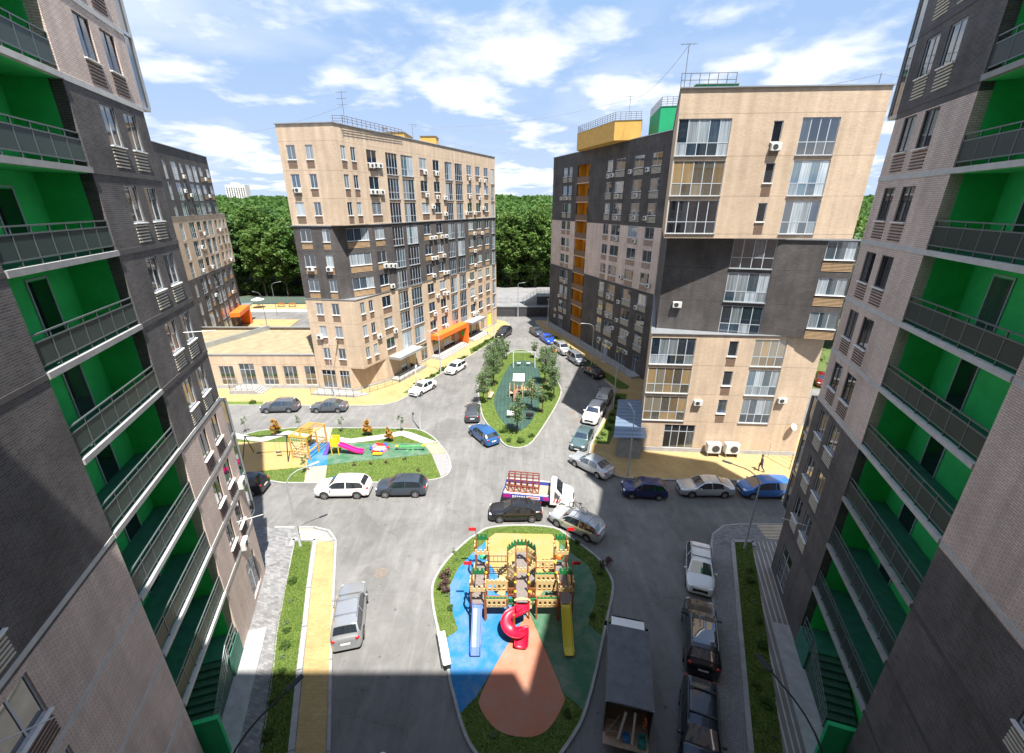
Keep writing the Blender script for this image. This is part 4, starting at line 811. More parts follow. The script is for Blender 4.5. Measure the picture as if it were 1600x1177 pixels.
b = MB(); b.prism([q(22.4,-1.5),q(25.5,-1.5),q(25.5,3),q(22.4,3)], 3.4, 3.7); ob('canopy', b.mesh('canopy', zinc), Dm, world=True)
ac_rows([(7.2,28.3),(6.2,26.1),(8.4,25.5),(17.9,28.4),(17.9,25.5),(10.4,19.2),(7.5,17.1),(10.4,13.4),(5.5,13.4),(19.7,19.4),(22.3,13.4),(18.4,7.4),(8.4,8.6)], q(0,0), q(30,0), 'the far left block', 'air conditioners on the far left block')

# ------------------------------------------------------------------ single storey shops
E = thing('shop_building', 'single storey tan shop with flat sandy roof beside the middle block', 'shop', (-38,63,0))
ep = [(-60,56.5),(-26.7,56.5),(-26.7,71.0),(-60,71.0)]; ex = [-59.0,-56,-53,-50,-47,-43.6,-40.3]
cols = [(x, x+2.0) for x in ex]+[(-37.5,-35.4),(-34.4,-32.4),(-31.5,-29.6),(-28.6,-27.1)]
volume(E, 'wall', ep, 0, 5.0, LB, {0: [(a+60, c+60, .65, 3.75 if abs(a+37.5) < .1 else 3.4) for a, c in cols]}, top=False)
for a, c in cols: win(E, ep[0], ep[1], a+60, .65, c-a, 3.1 if abs(a+37.5) < .1 else 2.75, 3 if c-a > 1.6 else 2, (.3,) if abs(a+37.5) > .1 else (.72,), greyframe, pane_d, True)
b = MB(); b.prism(inset(ep, .3), 4.3, 4.62); ob('roof', b.mesh('roof', mat('sandy_roof', (.21,.17,.10), .95, noise=.9, second=(.30,.255,.165), bump=.4, bscale=8)), E, world=True); coping(E, ep, 5.0, .08, zinc, .1)
b = MB(); b.prism([(-46.2,56.7),(-45.8,56.7),(-40.2,70.8),(-40.6,70.8)], 4.6, 5.35); ob('parapet', b.mesh('parapet', zinc), E, world=True)
b = MB(); b.prism([(-60,56.4),(-26.8,56.4),(-26.8,56.49),(-60,56.49)], 0, .6); ob('plinth', b.mesh('plinth', greyc), E, world=True)
for i in range(4): b = MB(); b.prism([(-38.2,56.39),(-38.2,54.4),(-34.9+.0+.32*(3-i),54.4),(-34.9+.32*(3-i),56.39)][::-1] if False else [(-38.2,54.4),(-34.8+.32*(3-i),54.4),(-34.8+.32*(3-i),56.39),(-38.2,56.39)], .1+.13*i, .1+.13*(i+1)-.001); ob('step', b.mesh('step', stepc), E, world=True)
railing(E, [(-38.1,56.3,.62),(-38.1,54.5,.62),(-35.0,54.5,.62)], 1.0, .8, metalg, 3)

# ------------------------------------------------------------------ far tower, end of the street
t = thing('tower_block', 'pale high rise standing far off above the wood', 'tower block', (-463,800,0)); b = MB(); b.prism([(-478,795),(-449,802),(-452,822),(-481,816)], 0, 55); ob('wall', b.mesh('wall', mat('pale_panel', (.62,.60,.57), .8, noise=.2, amp=.1)), t, world=True)
for j in range(16):
    for i in range(8):
        x = -476.5+i*3.5; y = 795+(x+478)*.241-.1; b = MB(); b.box(x, x+1.6, y-.15, y+.3, 4+j*3, 5.6+j*3)
        ob('window', b.mesh('window', pane_d), t, world=True)
b = MB(); b.prism([(-470,800),(-460,803),(-462,812),(-472,809)], 55, 58.5); ob('roof_house', b.mesh('roof_house', MATS['pale_panel']), t, world=True)
wl = thing('retaining_wall', 'dark retaining wall with terrace closing the far street end', 'wall', (3,100,0))
b = MB(); b.prism([(-22,99.2),(10.5,99.0),(10.5,99.6),(-22,99.8)], 0, 2.2); ob('wall', b.mesh('wall', mat('dark_render', (.045,.045,.05), .8, noise=1, amp=.2)), wl, world=True)
b = MB(); b.prism([(-22,99.1),(10.5,98.9),(10.5,99.7),(-22,99.9)], 2.2, 2.36); ob('coping', b.mesh('coping', zinc), wl, world=True)
b = MB(); b.prism([(-22,99.8),(10.5,99.7),(30,105),(30,124.5),(-22,124.5)], 0, 2.3); ob('terrace', b.mesh('terrace', mat('terrace_tiles', (.19,.19,.195), .8, noise=.4, amp=.15)), wl, world=True)
railing(wl, [(-21,103.5,2.3),(2.5,103.2,2.3)], 1.1, 1.3, metalg, 3)
for i in range(10): b = MB(); b.box(2.6+i*.32, 2.92+i*.32-.003, 101.5, 104.0, 2.3, 2.45+i*.19); ob('step', b.mesh('step', greyc), wl, world=True)
b = MB(); b.box(5.85, 12, 101.2, 104.6, 2.3, 4.2); ob('landing', b.mesh('landing', MATS['dark_render']), wl, world=True); b = MB(); b.box(5.8, 12.05, 101.1, 104.7, 4.2, 4.32); ob('landing_top', b.mesh('landing_top', zinc), wl, world=True)
railing(wl, [(2.7,101.5,2.45),(5.85,101.4,4.3),(12,101.4,4.3)], 1.1, .9, metalg, 4); railing(wl, [(2.7,104,2.45),(5.85,104,4.3),(12,104.4,4.3)], 1.1, .9, metalg, 4)
fc = thing('fence', 'long green grey mesh fence before the wood on the left', 'fence', (-60,113,.1)); railing(fc, [(-100,112.8,.05),(-30,112.8,.05)], 1.9, 2.5, metalg, 2)
b = MB(); b.box(-100,-30,112.79,112.81,.15,1.85); ob('mesh_panel', b.mesh('mesh_panel', mat('fence_green', (.10,.16,.14), .6)), fc, world=True)
# ------------------------------------------------------------------ vehicles
def paint(name, col, metal=.35): return mat('paint_'+name, col, .28, metal, spec=.5, coat=.8)
cglass = mat('car_glass', (.014,.02,.026), .03, spec=.9); cglass.node_tree.nodes['Principled BSDF'].inputs['IOR'].default_value = 1.9; tyrem = mat('tyre_rubber', (.022,.022,.023), .85); rimm = mat('alloy_rim', (.45,.46,.48), .3, .8)
trimm = mat('black_trim', (.02,.02,.022), .55); lampm = mat('headlight_glass', (.75,.78,.80), .08, spec=.9); tailm = mat('tail_light_red', (.42,.012,.015), .15, spec=.8); platem = mat('number_plate', (.75,.75,.73), .5); chrome = mat('chrome_trim', (.55,.56,.58), .18, .9)
TYPES = {   # top line as (t, z/H), then cowl, roof start, roof end, rear glass foot (t), belt height
 'sedan': ([(0,.42),(.012,.52),(.05,.585),(.15,.63),(.27,.675),(.42,.955),(.5,.995),(.58,1.0),(.68,.97),(.74,.93),(.865,.735),(.955,.715),(.985,.66),(1,.5)], .27,.42,.72,.865,.64),
 'hatch': ([(0,.40),(.012,.50),(.05,.57),(.13,.62),(.24,.68),(.40,.955),(.5,1.0),(.62,1.0),(.78,.965),(.865,.92),(.955,.68),(.985,.58),(1,.45)], .24,.40,.86,.955,.64),
 'suv': ([(0,.44),(.012,.54),(.045,.60),(.15,.645),(.255,.685),(.385,.95),(.48,.995),(.6,1.0),(.76,.985),(.865,.95),(.945,.72),(.985,.62),(1,.46)], .255,.385,.865,.945,.655),
 'wagon': ([(0,.42),(.012,.52),(.05,.585),(.15,.63),(.26,.675),(.40,.955),(.5,.995),(.65,1.0),(.82,.975),(.90,.94),(.965,.70),(.99,.6),(1,.46)], .26,.40,.90,.965,.64),
 'van': ([(0,.40),(.012,.48),(.04,.55),(.10,.60),(.17,.655),(.345,.94),(.45,.99),(.6,1.0),(.82,.985),(.92,.955),(.975,.66),(.992,.58),(1,.42)], .17,.345,.925,.975,.62)}
LENS = MB().lathe([(.02,-.5),(.6,-.45),(.95,-.2),(1,0),(.95,.2),(.6,.45),(.02,.5)], 10).mesh('headlight', lampm, 50); LENSR = LENS.copy(); LENSR.name = 'tail_light'; LENSR.materials[0] = tailm
def wheel_meshes(r):
    b = MB(); pr = [(r*.62,-.11),(r*.93,-.11),(r,-.07),(r,.07),(r*.93,.11),(r*.62,.11)]; n = 22
    for p in pr:
        for k in range(n): a = 2*math.pi*k/n; b.v.append((p[1], p[0]*math.cos(a), p[0]*math.sin(a)))
    for i in range(len(pr)-1):
        for k in range(n): b.f.append((i*n+k, i*n+(k+1) % n, (i+1)*n+(k+1) % n, (i+1)*n+k)); b.m.append(0)
    ty = b.mesh('wheel', tyrem, 45); b = MB(); n2 = 20
    b.v = [(.075, r*.64*math.cos(2*math.pi*k/n2), r*.64*math.sin(2*math.pi*k/n2)) for k in range(n2)]; b.f = [tuple(range(n2))]; b.m = [1]
    for k in range(5):
        a = 2*math.pi*k/5; c, s = math.cos(a), math.sin(a); w = .045; q = [(.10, r*.12*c-w*s, r*.12*s+w*c), (.10, r*.63*c-w*s, r*.63*s+w*c), (.10, r*.63*c+w*s, r*.63*s-w*c), (.10, r*.12*c+w*s, r*.12*s-w*c)]
        m = len(b.v); b.v += q; b.f.append((m,m+1,m+2,m+3)); b.m.append(0)
    m = len(b.v); nn = 16
    for f, x in ((.66,.112),(.56,.10)):
        for k in range(nn): b.v.append((x, r*f*math.cos(2*math.pi*k/nn), r*f*math.sin(2*math.pi*k/nn)))
    for k in range(nn): b.f.append((m+k, m+(k+1) % nn, m+nn+(k+1) % nn, m+nn+k)); b.m.append(0)
    m = len(b.v); b.v += [(.105, r*.16*math.cos(2*math.pi*k/10), r*.16*math.sin(2*math.pi*k/10)) for k in range(10)]; b.f.append(tuple(range(m, m+10))); b.m.append(0)
    return ty, b.mesh('rim', [rimm, trimm])
WHL = {}
def wheels(T, pos, r):
    if r not in WHL: WHL[r] = wheel_meshes(r)
    for x, y in pos:
        w = ob('wheel', WHL[r][0], T, (x, y, r), rot=(0, 0, 0 if x > 0 else math.pi)); ob('rim', WHL[r][1], w)
def interp(P, t):
    for (a, za), (c, zc) in zip(P[:-1], P[1:]):
        if t <= c: return za+(zc-za)*(t-a)/(c-a) if c > a else zc
    return P[-1][1]
def car(label, typ, col, pos, hd_, L=4.4, Wd=1.8, H=1.47, name='car', roof_rails=False, crossbars=False, sunroof=False, r=.33, cladding=False, group='cars in the yard', bars=None):
    T = thing(name, label, 'car', (*pos, 0), -R(hd_), group); P, tc, t1, t2, t3, belt = TYPES[typ]; pm = col
    tf, tr = .20 if typ != 'van' else .19, .80 if typ in ('sedan',) else .795; Ra = r+.055
    ts = {0, .006, 1, .994} | {p[0] for p in P} | {i/34 for i in range(35)}
    bp = (t1*.55+t2*.45); qp = tc+.035
    for k in (tc, t1, t2, t3, bp-.008, bp+.008, tc+.05, t2-.02 if typ != 'sedan' else t2+.02): ts.add(k)
    for c in (tf, tr):
        for k in range(-6, 7): ts.add(c+k/6*Ra/L)
    ts = sorted(ts); ts = [t for i, t in enumerate(ts) if i == 0 or t-ts[i-1] > .0035]
    plan = [(0,.74),(.02,.84),(.06,.925),(.14,.985),(.3,1),(.75,1),(.9,.97),(.96,.925),(.99,.86),(1,.78)]
    rings = []; n = 10
    for t in ts:
        w = Wd/2*interp(plan, t); zt = interp(P, t)*H; zb0 = belt*H+.03*H*(t-.5)
        cabin = tc < t < t3 and zt > zb0+.03
        zb = zb0 if cabin else zt-.045*H
        hcab = max(0, min(1, (zt-zb)/(H*.33)))
        wb = w*(.965 if cabin else .93); wr = wb*(1-.235*hcab) if cabin else wb*.93
        cr = .028*H if cabin else .02*H
        zs = .155*H if not (t < .03 or t > .97) else .2*H
        for c in (tf, tr):
            dy = abs(t-c)*L
            if dy < Ra: zs = max(zs, r+math.sqrt(Ra*Ra-dy*dy))
        z5 = zb-.09*H if cabin else zb-.05*H; z6 = max(.36*H, zs+.03); z5 = max(z5, z6+.02); z7 = max(zs+.02, .21*H)
        y = L/2-t*L
        half = [(0,zt+cr),(.5*wr,zt+.85*cr),(.86*wr,zt+.25*cr),(wr,zt-.018*H),(wb,zb),(w,z5),(w*1.0,z6),(w*.985,min(z7, z6-.005)),(w*.93,zs),(0,zs)]
        rings.append((t, [(x, y, z) for x, z in half]+[(-x, y, z) for x, z in half[-2:0:-1]]))
    m = len(rings[0][1]); parts = {k: MB() for k in ('body','windshield','rear_window','side_window_a','side_window_b','side_window_c','side_window_d')}
    V = [p for _, rg in rings for p in rg]
    body = parts['body']; body.v = V
    for i in range(len(rings)-1):
        t = (rings[i][0]+rings[i+1][0])/2
        for k in range(m):
            k2 = (k+1) % m; f = (i*m+k, (i+1)*m+k, (i+1)*m+k2, i*m+k2); kk = k if k < n-1 else m-1-k
            dst = 'body'; mi = 0
            if kk in (0, 1):
                if tc+.012 < t < t1-.005: dst = 'windshield'
                elif t2+.005 < t < t3-.006: dst = 'rear_window'
                elif sunroof and t1+.03 < t < t2-.06: dst = 'windshield'
            elif kk == 3 and tc+.05 < t < (t3-.03 if typ != 'sedan' else t2+.045):
                if not (bp-.008 < t < bp+.008): dst = 'side_window_'+('a' if t < bp else 'b') if k < n else 'side_window_'+('c' if t < bp else 'd')
            elif kk >= 8: mi = 1
            elif kk == 7 or (cladding and kk >= 6): mi = 1
            if dst == 'body': body.f.append(f); body.m.append(mi)
            else: q = parts[dst]; b0 = len(q.v); q.v += [V[j] for j in f]; q.f.append((b0,b0+1,b0+2,b0+3)); q.m.append(0)
    body.f += [tuple(range(m-1,-1,-1)), tuple((len(rings)-1)*m+k for k in range(m))]; body.m += [0, 0]
    body.f = [tuple(reversed(f)) for f in body.f]
    ob('body', body.mesh('body', [pm, trimm], 38), T)
    for k, q in parts.items():
        if k != 'body' and q.f:
            q.f = [tuple(reversed(f)) for f in q.f]; me = q.mesh(k, cglass); bm = bmesh.new(); bm.from_mesh(me); bmesh.ops.remove_doubles(bm, verts=bm.verts, dist=.0005); bm.to_mesh(me); bm.free(); me.polygons.foreach_set('use_smooth', [True]*len(me.polygons)); ob('side_window' if 'side' in k else k, me, T)
    wheels(T, [(sx*(Wd/2-.105), L/2-c*L) for c in (tf, tr) for sx in (-1, 1)], r)
    for sx in (-1, 1):
        o = ob('headlight', LENS, T, (sx*Wd*.335, L/2-.15, .52*H)); o.scale = (Wd*.10, .13, .07*H); o.rotation_euler = (0,0,-sx*.45)
        o = ob('tail_light', LENSR, T, (sx*Wd*.37, -L/2+.10, .60*H)); o.scale = (Wd*.075, .085, .11*H); o.rotation_euler = (0,0,sx*.4)
        yb = L/2-(tc+.075)*L; b = MB(); b.cbox((sx*(Wd/2+.075), yb, belt*H+.06), (.2,.11,.14)); ob('mirror', b.mesh('mirror', pm, bevel=.03), T)
        for tt in (bp+.10, bp-.09):
            b = MB(); b.box(sx*(Wd/2-.01)-.012, sx*(Wd/2-.01)+.012, L/2-tt*L-.2, L/2-tt*L-.02, belt*H-.10*H, belt*H-.10*H+.025); ob('door_handle', b.mesh('door_handle', pm), T)
    b = MB(); b.box(-Wd*.26, Wd*.26, L/2-.035, L/2+.012, .30*H, .45*H); ob('grille', b.mesh('grille', trimm, bevel=.015), T)
    b = MB(); b.box(-.26,.26, L/2+.0, L/2+.02, .25*H, .25*H+.11); ob('number_plate', b.mesh('number_plate', platem), T); b = MB(); b.box(-.26,.26,-L/2-.018,-L/2+.01,.42*H,.42*H+.11); ob('number_plate', b.mesh('number_plate', platem), T)
    if roof_rails or crossbars:
        wr = Wd/2*.70
        for sx in (-1, 1):
            b = MB(); b.tube([(sx*wr, L/2-(t1+.03)*L, H*.985),(sx*wr, L/2-(t1+.06)*L, H+.055),(sx*wr, L/2-(t2-.06)*L, H+.05),(sx*wr, L/2-(t2-.02)*L, H*.96)], .02, 6); ob('roof_rail', b.mesh('roof_rail', bars or chrome), T)
        if crossbars:
            for tt in (t1+.1, t2-.14): b = MB(); b.box(-wr, wr, L/2-tt*L-.03, L/2-tt*L+.03, H+.05, H+.085); ob('crossbar', b.mesh('crossbar', bars or chrome), T)
    return T
pw = paint('white', (.80,.80,.79), 0); pg = paint('grey', (.10,.115,.135)); pdg = paint('dark_grey', (.055,.065,.08)); pk = paint('black', (.012,.012,.014), .1); ps = paint('silver', (.40,.42,.44), .6); pls = paint('light_silver', (.50,.52,.54), .55)
pb = paint('blue', (.035,.16,.50), .3); pnb = paint('navy', (.016,.024,.115), .3); pt_ = paint('teal_grey', (.11,.18,.19), .5); pbr = paint('bright_blue', (.02,.09,.62), .3); prd = paint('red', (.16,.015,.012), .2); pmar = paint('maroon', (.10,.012,.02), .2); pcol = paint('steel', (.26,.285,.33), .5)
car('white crossover parked at the near kerb of the small playground', 'suv', pw, (-14.95,32.7), -91, 4.75, 1.9, 1.66, r=.37)
car('dark blue grey crossover parked behind the white crossover', 'suv', paint('blue_grey', (.05,.068,.095), .4), (-9.8,32.85), -91, 4.4, 1.82, 1.58, r=.36)
car('black car half hidden by the corner of the left block', 'suv', pk, (-24.3,33.0), -92, 4.5, 1.85, 1.66, r=.36)
car('grey wagon with roof rails before the shops', 'wagon', pg, (-28.9,49.6), -93, 4.5, 1.8, 1.52, roof_rails=True)
car('grey saloon before the shops, right of the grey wagon', 'sedan', pg, (-22.8,49.6), -91, 4.35, 1.72, 1.44)
car('white saloon at the kerb below the corner of the tan block', 'sedan', pw, (-12.3,55.6), -152, 4.5, 1.75, 1.45)
car('white hatchback parked along the tan block', 'hatch', pw, (-8.7,63.6), -156, 4.3, 1.78, 1.45)
car('black off roader parked far up the left kerb', 'suv', pk, (-1.6,83.0), -157, 4.8, 1.95, 1.78, roof_rails=True, r=.38)
car('black saloon farthest up the right kerb', 'sedan', pdg, (4.9,84.0), 162, 4.6, 1.8, 1.45); car('bright blue coupe on the right kerb behind the black saloon', 'sedan', pbr, (6.6,79.3), 162, 4.5, 1.8, 1.38)
car('silver off roader on the right kerb between blue coupe and grey van', 'suv', pls, (8.7,72.8), 162, 4.6, 1.82, 1.72, roof_rails=True, r=.36); car('grey minivan on the right kerb before the dark face', 'van', pcol, (10.5,67.6), 162, 4.4, 1.75, 1.72)
car('black saloon parked at the edge of the block shadow', 'sedan', pk, (12.2,61.9), -22, 4.5, 1.75, 1.44)
car('silver estate parked in the shade on the right kerb', 'wagon', pls, (12.3,52.9), 24, 4.5, 1.78, 1.55, roof_rails=True); car('white sporty off roader in the shade, facing the yard', 'suv', pw, (9.9,47.6), -155, 4.8, 1.92, 1.68, roof_rails=True, r=.38)
car('grey green saloon parked before the blue roofed shed', 'sedan', pt_, (7.6,41.6), -157, 4.5, 1.74, 1.45); car('silver saloon at the kerb bend beside the shed', 'sedan', pls, (7.7,36.5), -42, 4.55, 1.78, 1.46)
car('small navy hatchback parked before the tan end', 'hatch', pnb, (11.7,32.5), -84, 3.9, 1.7, 1.52, r=.31); car('silver saloon parked before the two cooling units', 'sedan', pls, (17.2,32.8), -89.5, 4.75, 1.8, 1.46); car('blue minivan parked beside the walking person', 'van', paint('sky_blue', (.045,.17,.50), .4), (22.4,32.6), -89.5, 4.45, 1.82, 1.62)
car('dark grey hatchback left of the tree island, seen from behind', 'hatch', pdg, (-4.75,48.0), -3, 4.2, 1.76, 1.48); car('blue hatchback at the lower left of the tree island', 'hatch', paint('mid_blue', (.025,.12,.33), .4), (-3.1,42.5), -34, 4.3, 1.8, 1.48)
car('black saloon parked before the castle playground', 'sedan', pk, (.3,29.55), -91, 4.35, 1.72, 1.45)
bike_car = car('silver estate with bicycle on its roof beside the castle playground', 'wagon', pls, (5.15,28.1), -52, 4.5, 1.76, 1.5, crossbars=True)
car('silver off roader with roof bars on the left lane', 'suv', ps, (-9.95,19.75), -13, 4.35, 1.8, 1.66, crossbars=True, r=.36); car('white sporty hatchback in the shaded right lane', 'hatch', pw, (13.0,23.5), -160, 4.3, 1.76, 1.47, crossbars=True, bars=metalg)
car('black off roader in the right lane, seen from behind', 'suv', pk, (11.0,18.3), 19, 4.7, 1.9, 1.72, sunroof=True, roof_rails=True, r=.38, bars=metalg); car('black estate with roof bars at the bottom right', 'wagon', paint('black_blue', (.02,.026,.036), .4), (9.0,13.4), -159, 4.7, 1.82, 1.6, crossbars=True, r=.36, bars=trimm)
car('dark red car far right behind the tan end', 'hatch', prd, (44.5,58.3), -150, 4.3, 1.8, 1.5); car('dark maroon car whose roof just enters the bottom edge', 'hatch', pmar, (-5.85,10.2), -17, 4.2, 1.76, 1.48)
# bicycle on the estate
bk = thing('bicycle', 'dark bicycle lying on the roof of the silver estate', 'bicycle', (5.15,28.1,1.62), R(52)); 
for y in (-.55, .5):
    b = MB(); n = 18; P = [(.02, y+.30*math.cos(2*math.pi*k/n), .33+.30*math.sin(2*math.pi*k/n)) for k in range(n+1)]; b.tube(P, .02, 5, False); ob('wheel', b.mesh('wheel', tyrem), bk)
b = MB(); 
for p, q in (((.02,-.55,.33),(.02,-.1,.3)),((.02,-.1,.3),(.02,.4,.75)),((.02,-.15,.8),(.02,.4,.75)),((.02,-.15,.8),(.02,-.1,.3)),((.02,-.55,.33),(.02,-.15,.8)),((.02,.5,.33),(.02,.4,.8))): b.tube([p,q], .018, 5)
ob('frame', b.mesh('frame', trimm), bk); ob('handlebar', MB().tube([(-.25,.42,.85),(.25,.42,.85)], .015, 5).mesh('handlebar', trimm), bk); ob('saddle', MB().cbox((.02,-.17,.86),(.14,.25,.05)).mesh('saddle', trimm, bevel=.02), bk)
# flatbed truck with a red rack
def cab(T, y0, y1, w, h, m, hood=.9):
    """forward cab with sloping nose; y1 is the front"""
    prof = [(y0,.45),(y1-.05,.45),(y1,.6),(y1-.02,.95),(y1-.25,1.12),(y1-hood,1.32),(y1-hood-.62,h-.06),(y1-hood-.9,h),(y0+.1,h),(y0,h-.1)]
    b = MB(); n = len(prof)
    for sx, k in ((-1,1),(1,1)):
        for y, z in prof: b.v.append((sx*(w/2-(.12 if z > 1.4 else 0)), y, z))
    b.f = [tuple(range(n)), tuple(range(2*n-1, n-1, -1))]+[(i, n+i, n+(i+1) % n, (i+1) % n) for i in range(n)]; b.m = [0]*(n+2); ob('cab', b.mesh('cab', m, 30), T)
    b = MB(); a, c = Vector((0, y1-hood-.06, 1.40)), Vector((0, y1-hood-.56, h-.13)); nn = Vector((0,.8,.6))*.012
    for sx, p in ((-1,a),(1,a),(1,c),(-1,c)): ww = w/2-.22 if p is c else w/2-.12; q = p+Vector((0,.055,.045)); b.v.append((sx*ww, q.y, q.z))
    b.f = [(0,1,2,3)]; b.m = [0]; ob('windshield', b.mesh('windshield', cglass), T)
    for sx in (-1,1):
        b = MB(); x = sx*(w/2-.045); b.v = [(sx*(w/2+.004), y1-hood-.2, 1.2),(sx*(w/2+.004), y0+.35, 1.2),(sx*(w/2-.105), y0+.35, h-.22),(sx*(w/2-.105), y1-hood-.66, h-.22)]; b.f = [(0,1,2,3) if sx < 0 else (3,2,1,0)]; b.m = [0]; ob('side_window', b.mesh('side_window', cglass), T)
        b = MB(); b.cbox((sx*(w/2+.14), y1-hood-.25, 1.35), (.16,.08,.34)); ob('mirror', b.mesh('mirror', trimm, bevel=.02), T)
        o = ob('headlight', LENS, T, (sx*w*.34, y1-.03, .85)); o.scale = (.2,.1,.2)
    ob('bumper', MB().box(-w/2+.03, w/2-.03, y1-.06, y1+.1, .4, .62).mesh('bumper', trimm, bevel=.03), T); ob('number_plate', MB().box(-.26,.26,y1+.1,y1+.115,.45,.56).mesh('number_plate', platem), T)
ft = thing('flatbed_truck', 'white flatbed truck with blue advert sides carrying a red rack', 'truck', (2.3,31.6,0), -R(98.5)); cab(ft, 1.05, 2.95, 1.95, 2.1, pw)
ob('chassis', MB().box(-.4,.4,-2.9,2.3,.45,.75).mesh('chassis', trimm), ft); bed = ob('cargo_bed', MB().box(-1.0,1.0,-2.95,.95,.80,.92).mesh('cargo_bed', mat('bed_wood', (.35,.27,.2), .8, noise=4, amp=.2)), ft)
advert = mat('advert_blue', (.03,.06,.36), .4); 
for sx in (-1,1):
    s_ = ob('side_board', MB().box(sx*1.02-.02, sx*1.02+.02, -2.95, .95, .80, 1.22).mesh('side_board', advert), ft)
    ob('board_stripe', MB().box(sx*1.045-.004, sx*1.045+.004, -2.95, -2.3, .84, 1.18).mesh('board_stripe', mat('advert_magenta', (.45,.02,.22), .4)), s_); ob('board_stripe', MB().box(sx*1.045-.004, sx*1.045+.004, .45, .93, .84, 1.18).mesh('board_stripe', MATS['advert_magenta']), s_)
    ob('board_panel', MB().box(sx*1.045-.004, sx*1.045+.004, -.95, .2, .88, 1.14).mesh('board_panel', white), s_)
    # unreadable lines of small print: blocks of letter size
    b = MB(); y = -2.15
    while y < -1.1: wl_ = random.uniform(.06,.2); b.box(sx*1.046-.004, sx*1.046+.005, y, y+wl_, .98, 1.1); b.box(sx*1.046-.004, sx*1.046+.005, y, y+wl_*.8, .88, .94); y += wl_+.05
    ob('lettering', b.mesh('lettering', white), s_); ob('lettering', MB().box(sx*1.05-.004, sx*1.05+.004, -.85,.1,.97,1.06).mesh('lettering', mat('print_red', (.6,.05,.05), .5)), s_)
    b = MB()
    for k in range(3): b.bar((sx*.985,1.35+.22*k,.75),(sx*.985,1.5+.22*k,1.12),.012,.09)
    ob('door_stripes', b.mesh('door_stripes', MATS['print_red']), ft)
ob('tail_board', MB().box(-1.0,1.0,-2.99,-2.95,.8,1.22).mesh('tail_board', advert), ft)
wheels(ft, [(sx*.86, y) for y in (2.05,-1.75) for sx in (-1,1)], .36)
rk_ = thing('steel_rack', 'tall red lattice rack standing on the flatbed truck', 'rack', (2.3,31.6,.92), -R(98.5)); redst = mat('red_steel', (.21,.055,.04), .6, noise=5, amp=.2)
for x in (-.35,.35):
    b = MB()
    for i in range(6): b.bar((x*(1-.0), -2.6+i*.52, 0),(x*.45, -2.6+i*.52, 1.75),.07)
    for z in (.05,.62,1.18,1.75): f = 1-.55*z/1.75; b.bar((x*f,-2.6,z),(x*f,0,z),.07)
    ob('lattice_side', b.mesh('lattice_side', redst), rk_)
b = MB()
for i in range(6): b.bar((-.9,-2.6+i*.52,.05),(.9,-2.6+i*.52,.05),.06); b.bar((-.85,-2.6+i*.52,.05),(-.2,-2.6+i*.52,.6),.05)
ob('base_frame', b.mesh('base_frame', redst), rk_); ob('side_rail', MB().bar((-1.0,-2.9,.42),(-1.0,.9,.42),.05).bar((1.0,-2.9,.42),(1.0,.9,.42),.05).mesh('side_rail', white), rk_)
# dark box truck
bt = thing('box_truck', 'dark canvas box truck with open rear at the bottom', 'truck', (5.76,14.9,0), -R(13.4)); cab(bt, 2.08, 3.85, 2.0, 2.45, pw, .15); bt['group'] = 'trucks'; ft['group'] = 'trucks'
tarp = mat('dark_tarp', (.095,.105,.115), .6, noise=2, amp=.25, bump=.3, bscale=5); ob('chassis', MB().box(-.45,.45,-2.0,3.2,.45,.8).mesh('chassis', trimm), bt)
b = MB(); nx_, ny_ = 8, 14                                   # canvas roof sagging between its hoops
for j in range(ny_+1):
    for i in range(nx_+1): x = -1.07+2.14*i/nx_; b.v.append((x, -2.02+4.04*j/ny_, 3.05-.05*(2*i/nx_-1)**4-.035*math.sin(math.pi*j*4/ny_)**2*(1-(2*i/nx_-1)**2)))
b.f = [(j*(nx_+1)+i, j*(nx_+1)+i+1, (j+1)*(nx_+1)+i+1, (j+1)*(nx_+1)+i) for j in range(ny_) for i in range(nx_)]; b.m = [0]*len(b.f); ob('canvas_roof', b.mesh('canvas_roof', tarp, 60), bt)
ob('side_wall', MB().box(-1.07,-1.03,-2.0,1.98,.9,3.0).mesh('side_wall', tarp), bt); ob('side_wall', MB().box(1.03,1.07,-2.0,1.98,.9,3.0).mesh('side_wall', tarp), bt); ob('front_wall', MB().box(-1.03,1.03,1.94,1.98,.9,3.0).mesh('front_wall', tarp), bt); ob('bed', MB().box(-1.07,1.07,-2.0,1.98,.8,.9).mesh('bed', MATS['bed_wood']), bt)
ob('rear_frame', MB().bar((-1.05,-2.0,.9),(-1.05,-2.0,3.0),.05).bar((1.05,-2.0,.9),(1.05,-2.0,3.0),.05).bar((-1.05,-2.0,2.98),(1.05,-2.0,2.98),.05).mesh('rear_frame', metalg), bt); ob('tail_board', MB().box(-1.03,1.03,-2.55,-2.0,.84,.88).mesh('tail_board', MATS['bed_wood']), bt)
wheels(bt, [(sx*.88, y) for y in (2.95,-1.2) for sx in (-1,1)], .38)
for (x0,y0,z0,x1,y1,z1,w,m,l) in ((-.9,-2.2,1.0,-.35,-1.9,2.1,.05,metalg,'thin steel bar leaning inside the open box truck'),(-.35,-2.3,.95,-.1,-1.9,2.4,.12,conc,'pale plank leaning inside the open box truck'),(.28,-2.35,.95,.3,-1.9,2.5,.10,conc,'second pale plank in the middle of the box truck'),):
    t = tag(ob('plank', MB().bar((x0,y0,z0),(x1,y1,z1),w,.04).mesh('plank', m)), l, 'plank', 'load in the box truck'); t.location = bt.location; t.rotation_euler = bt.rotation_euler
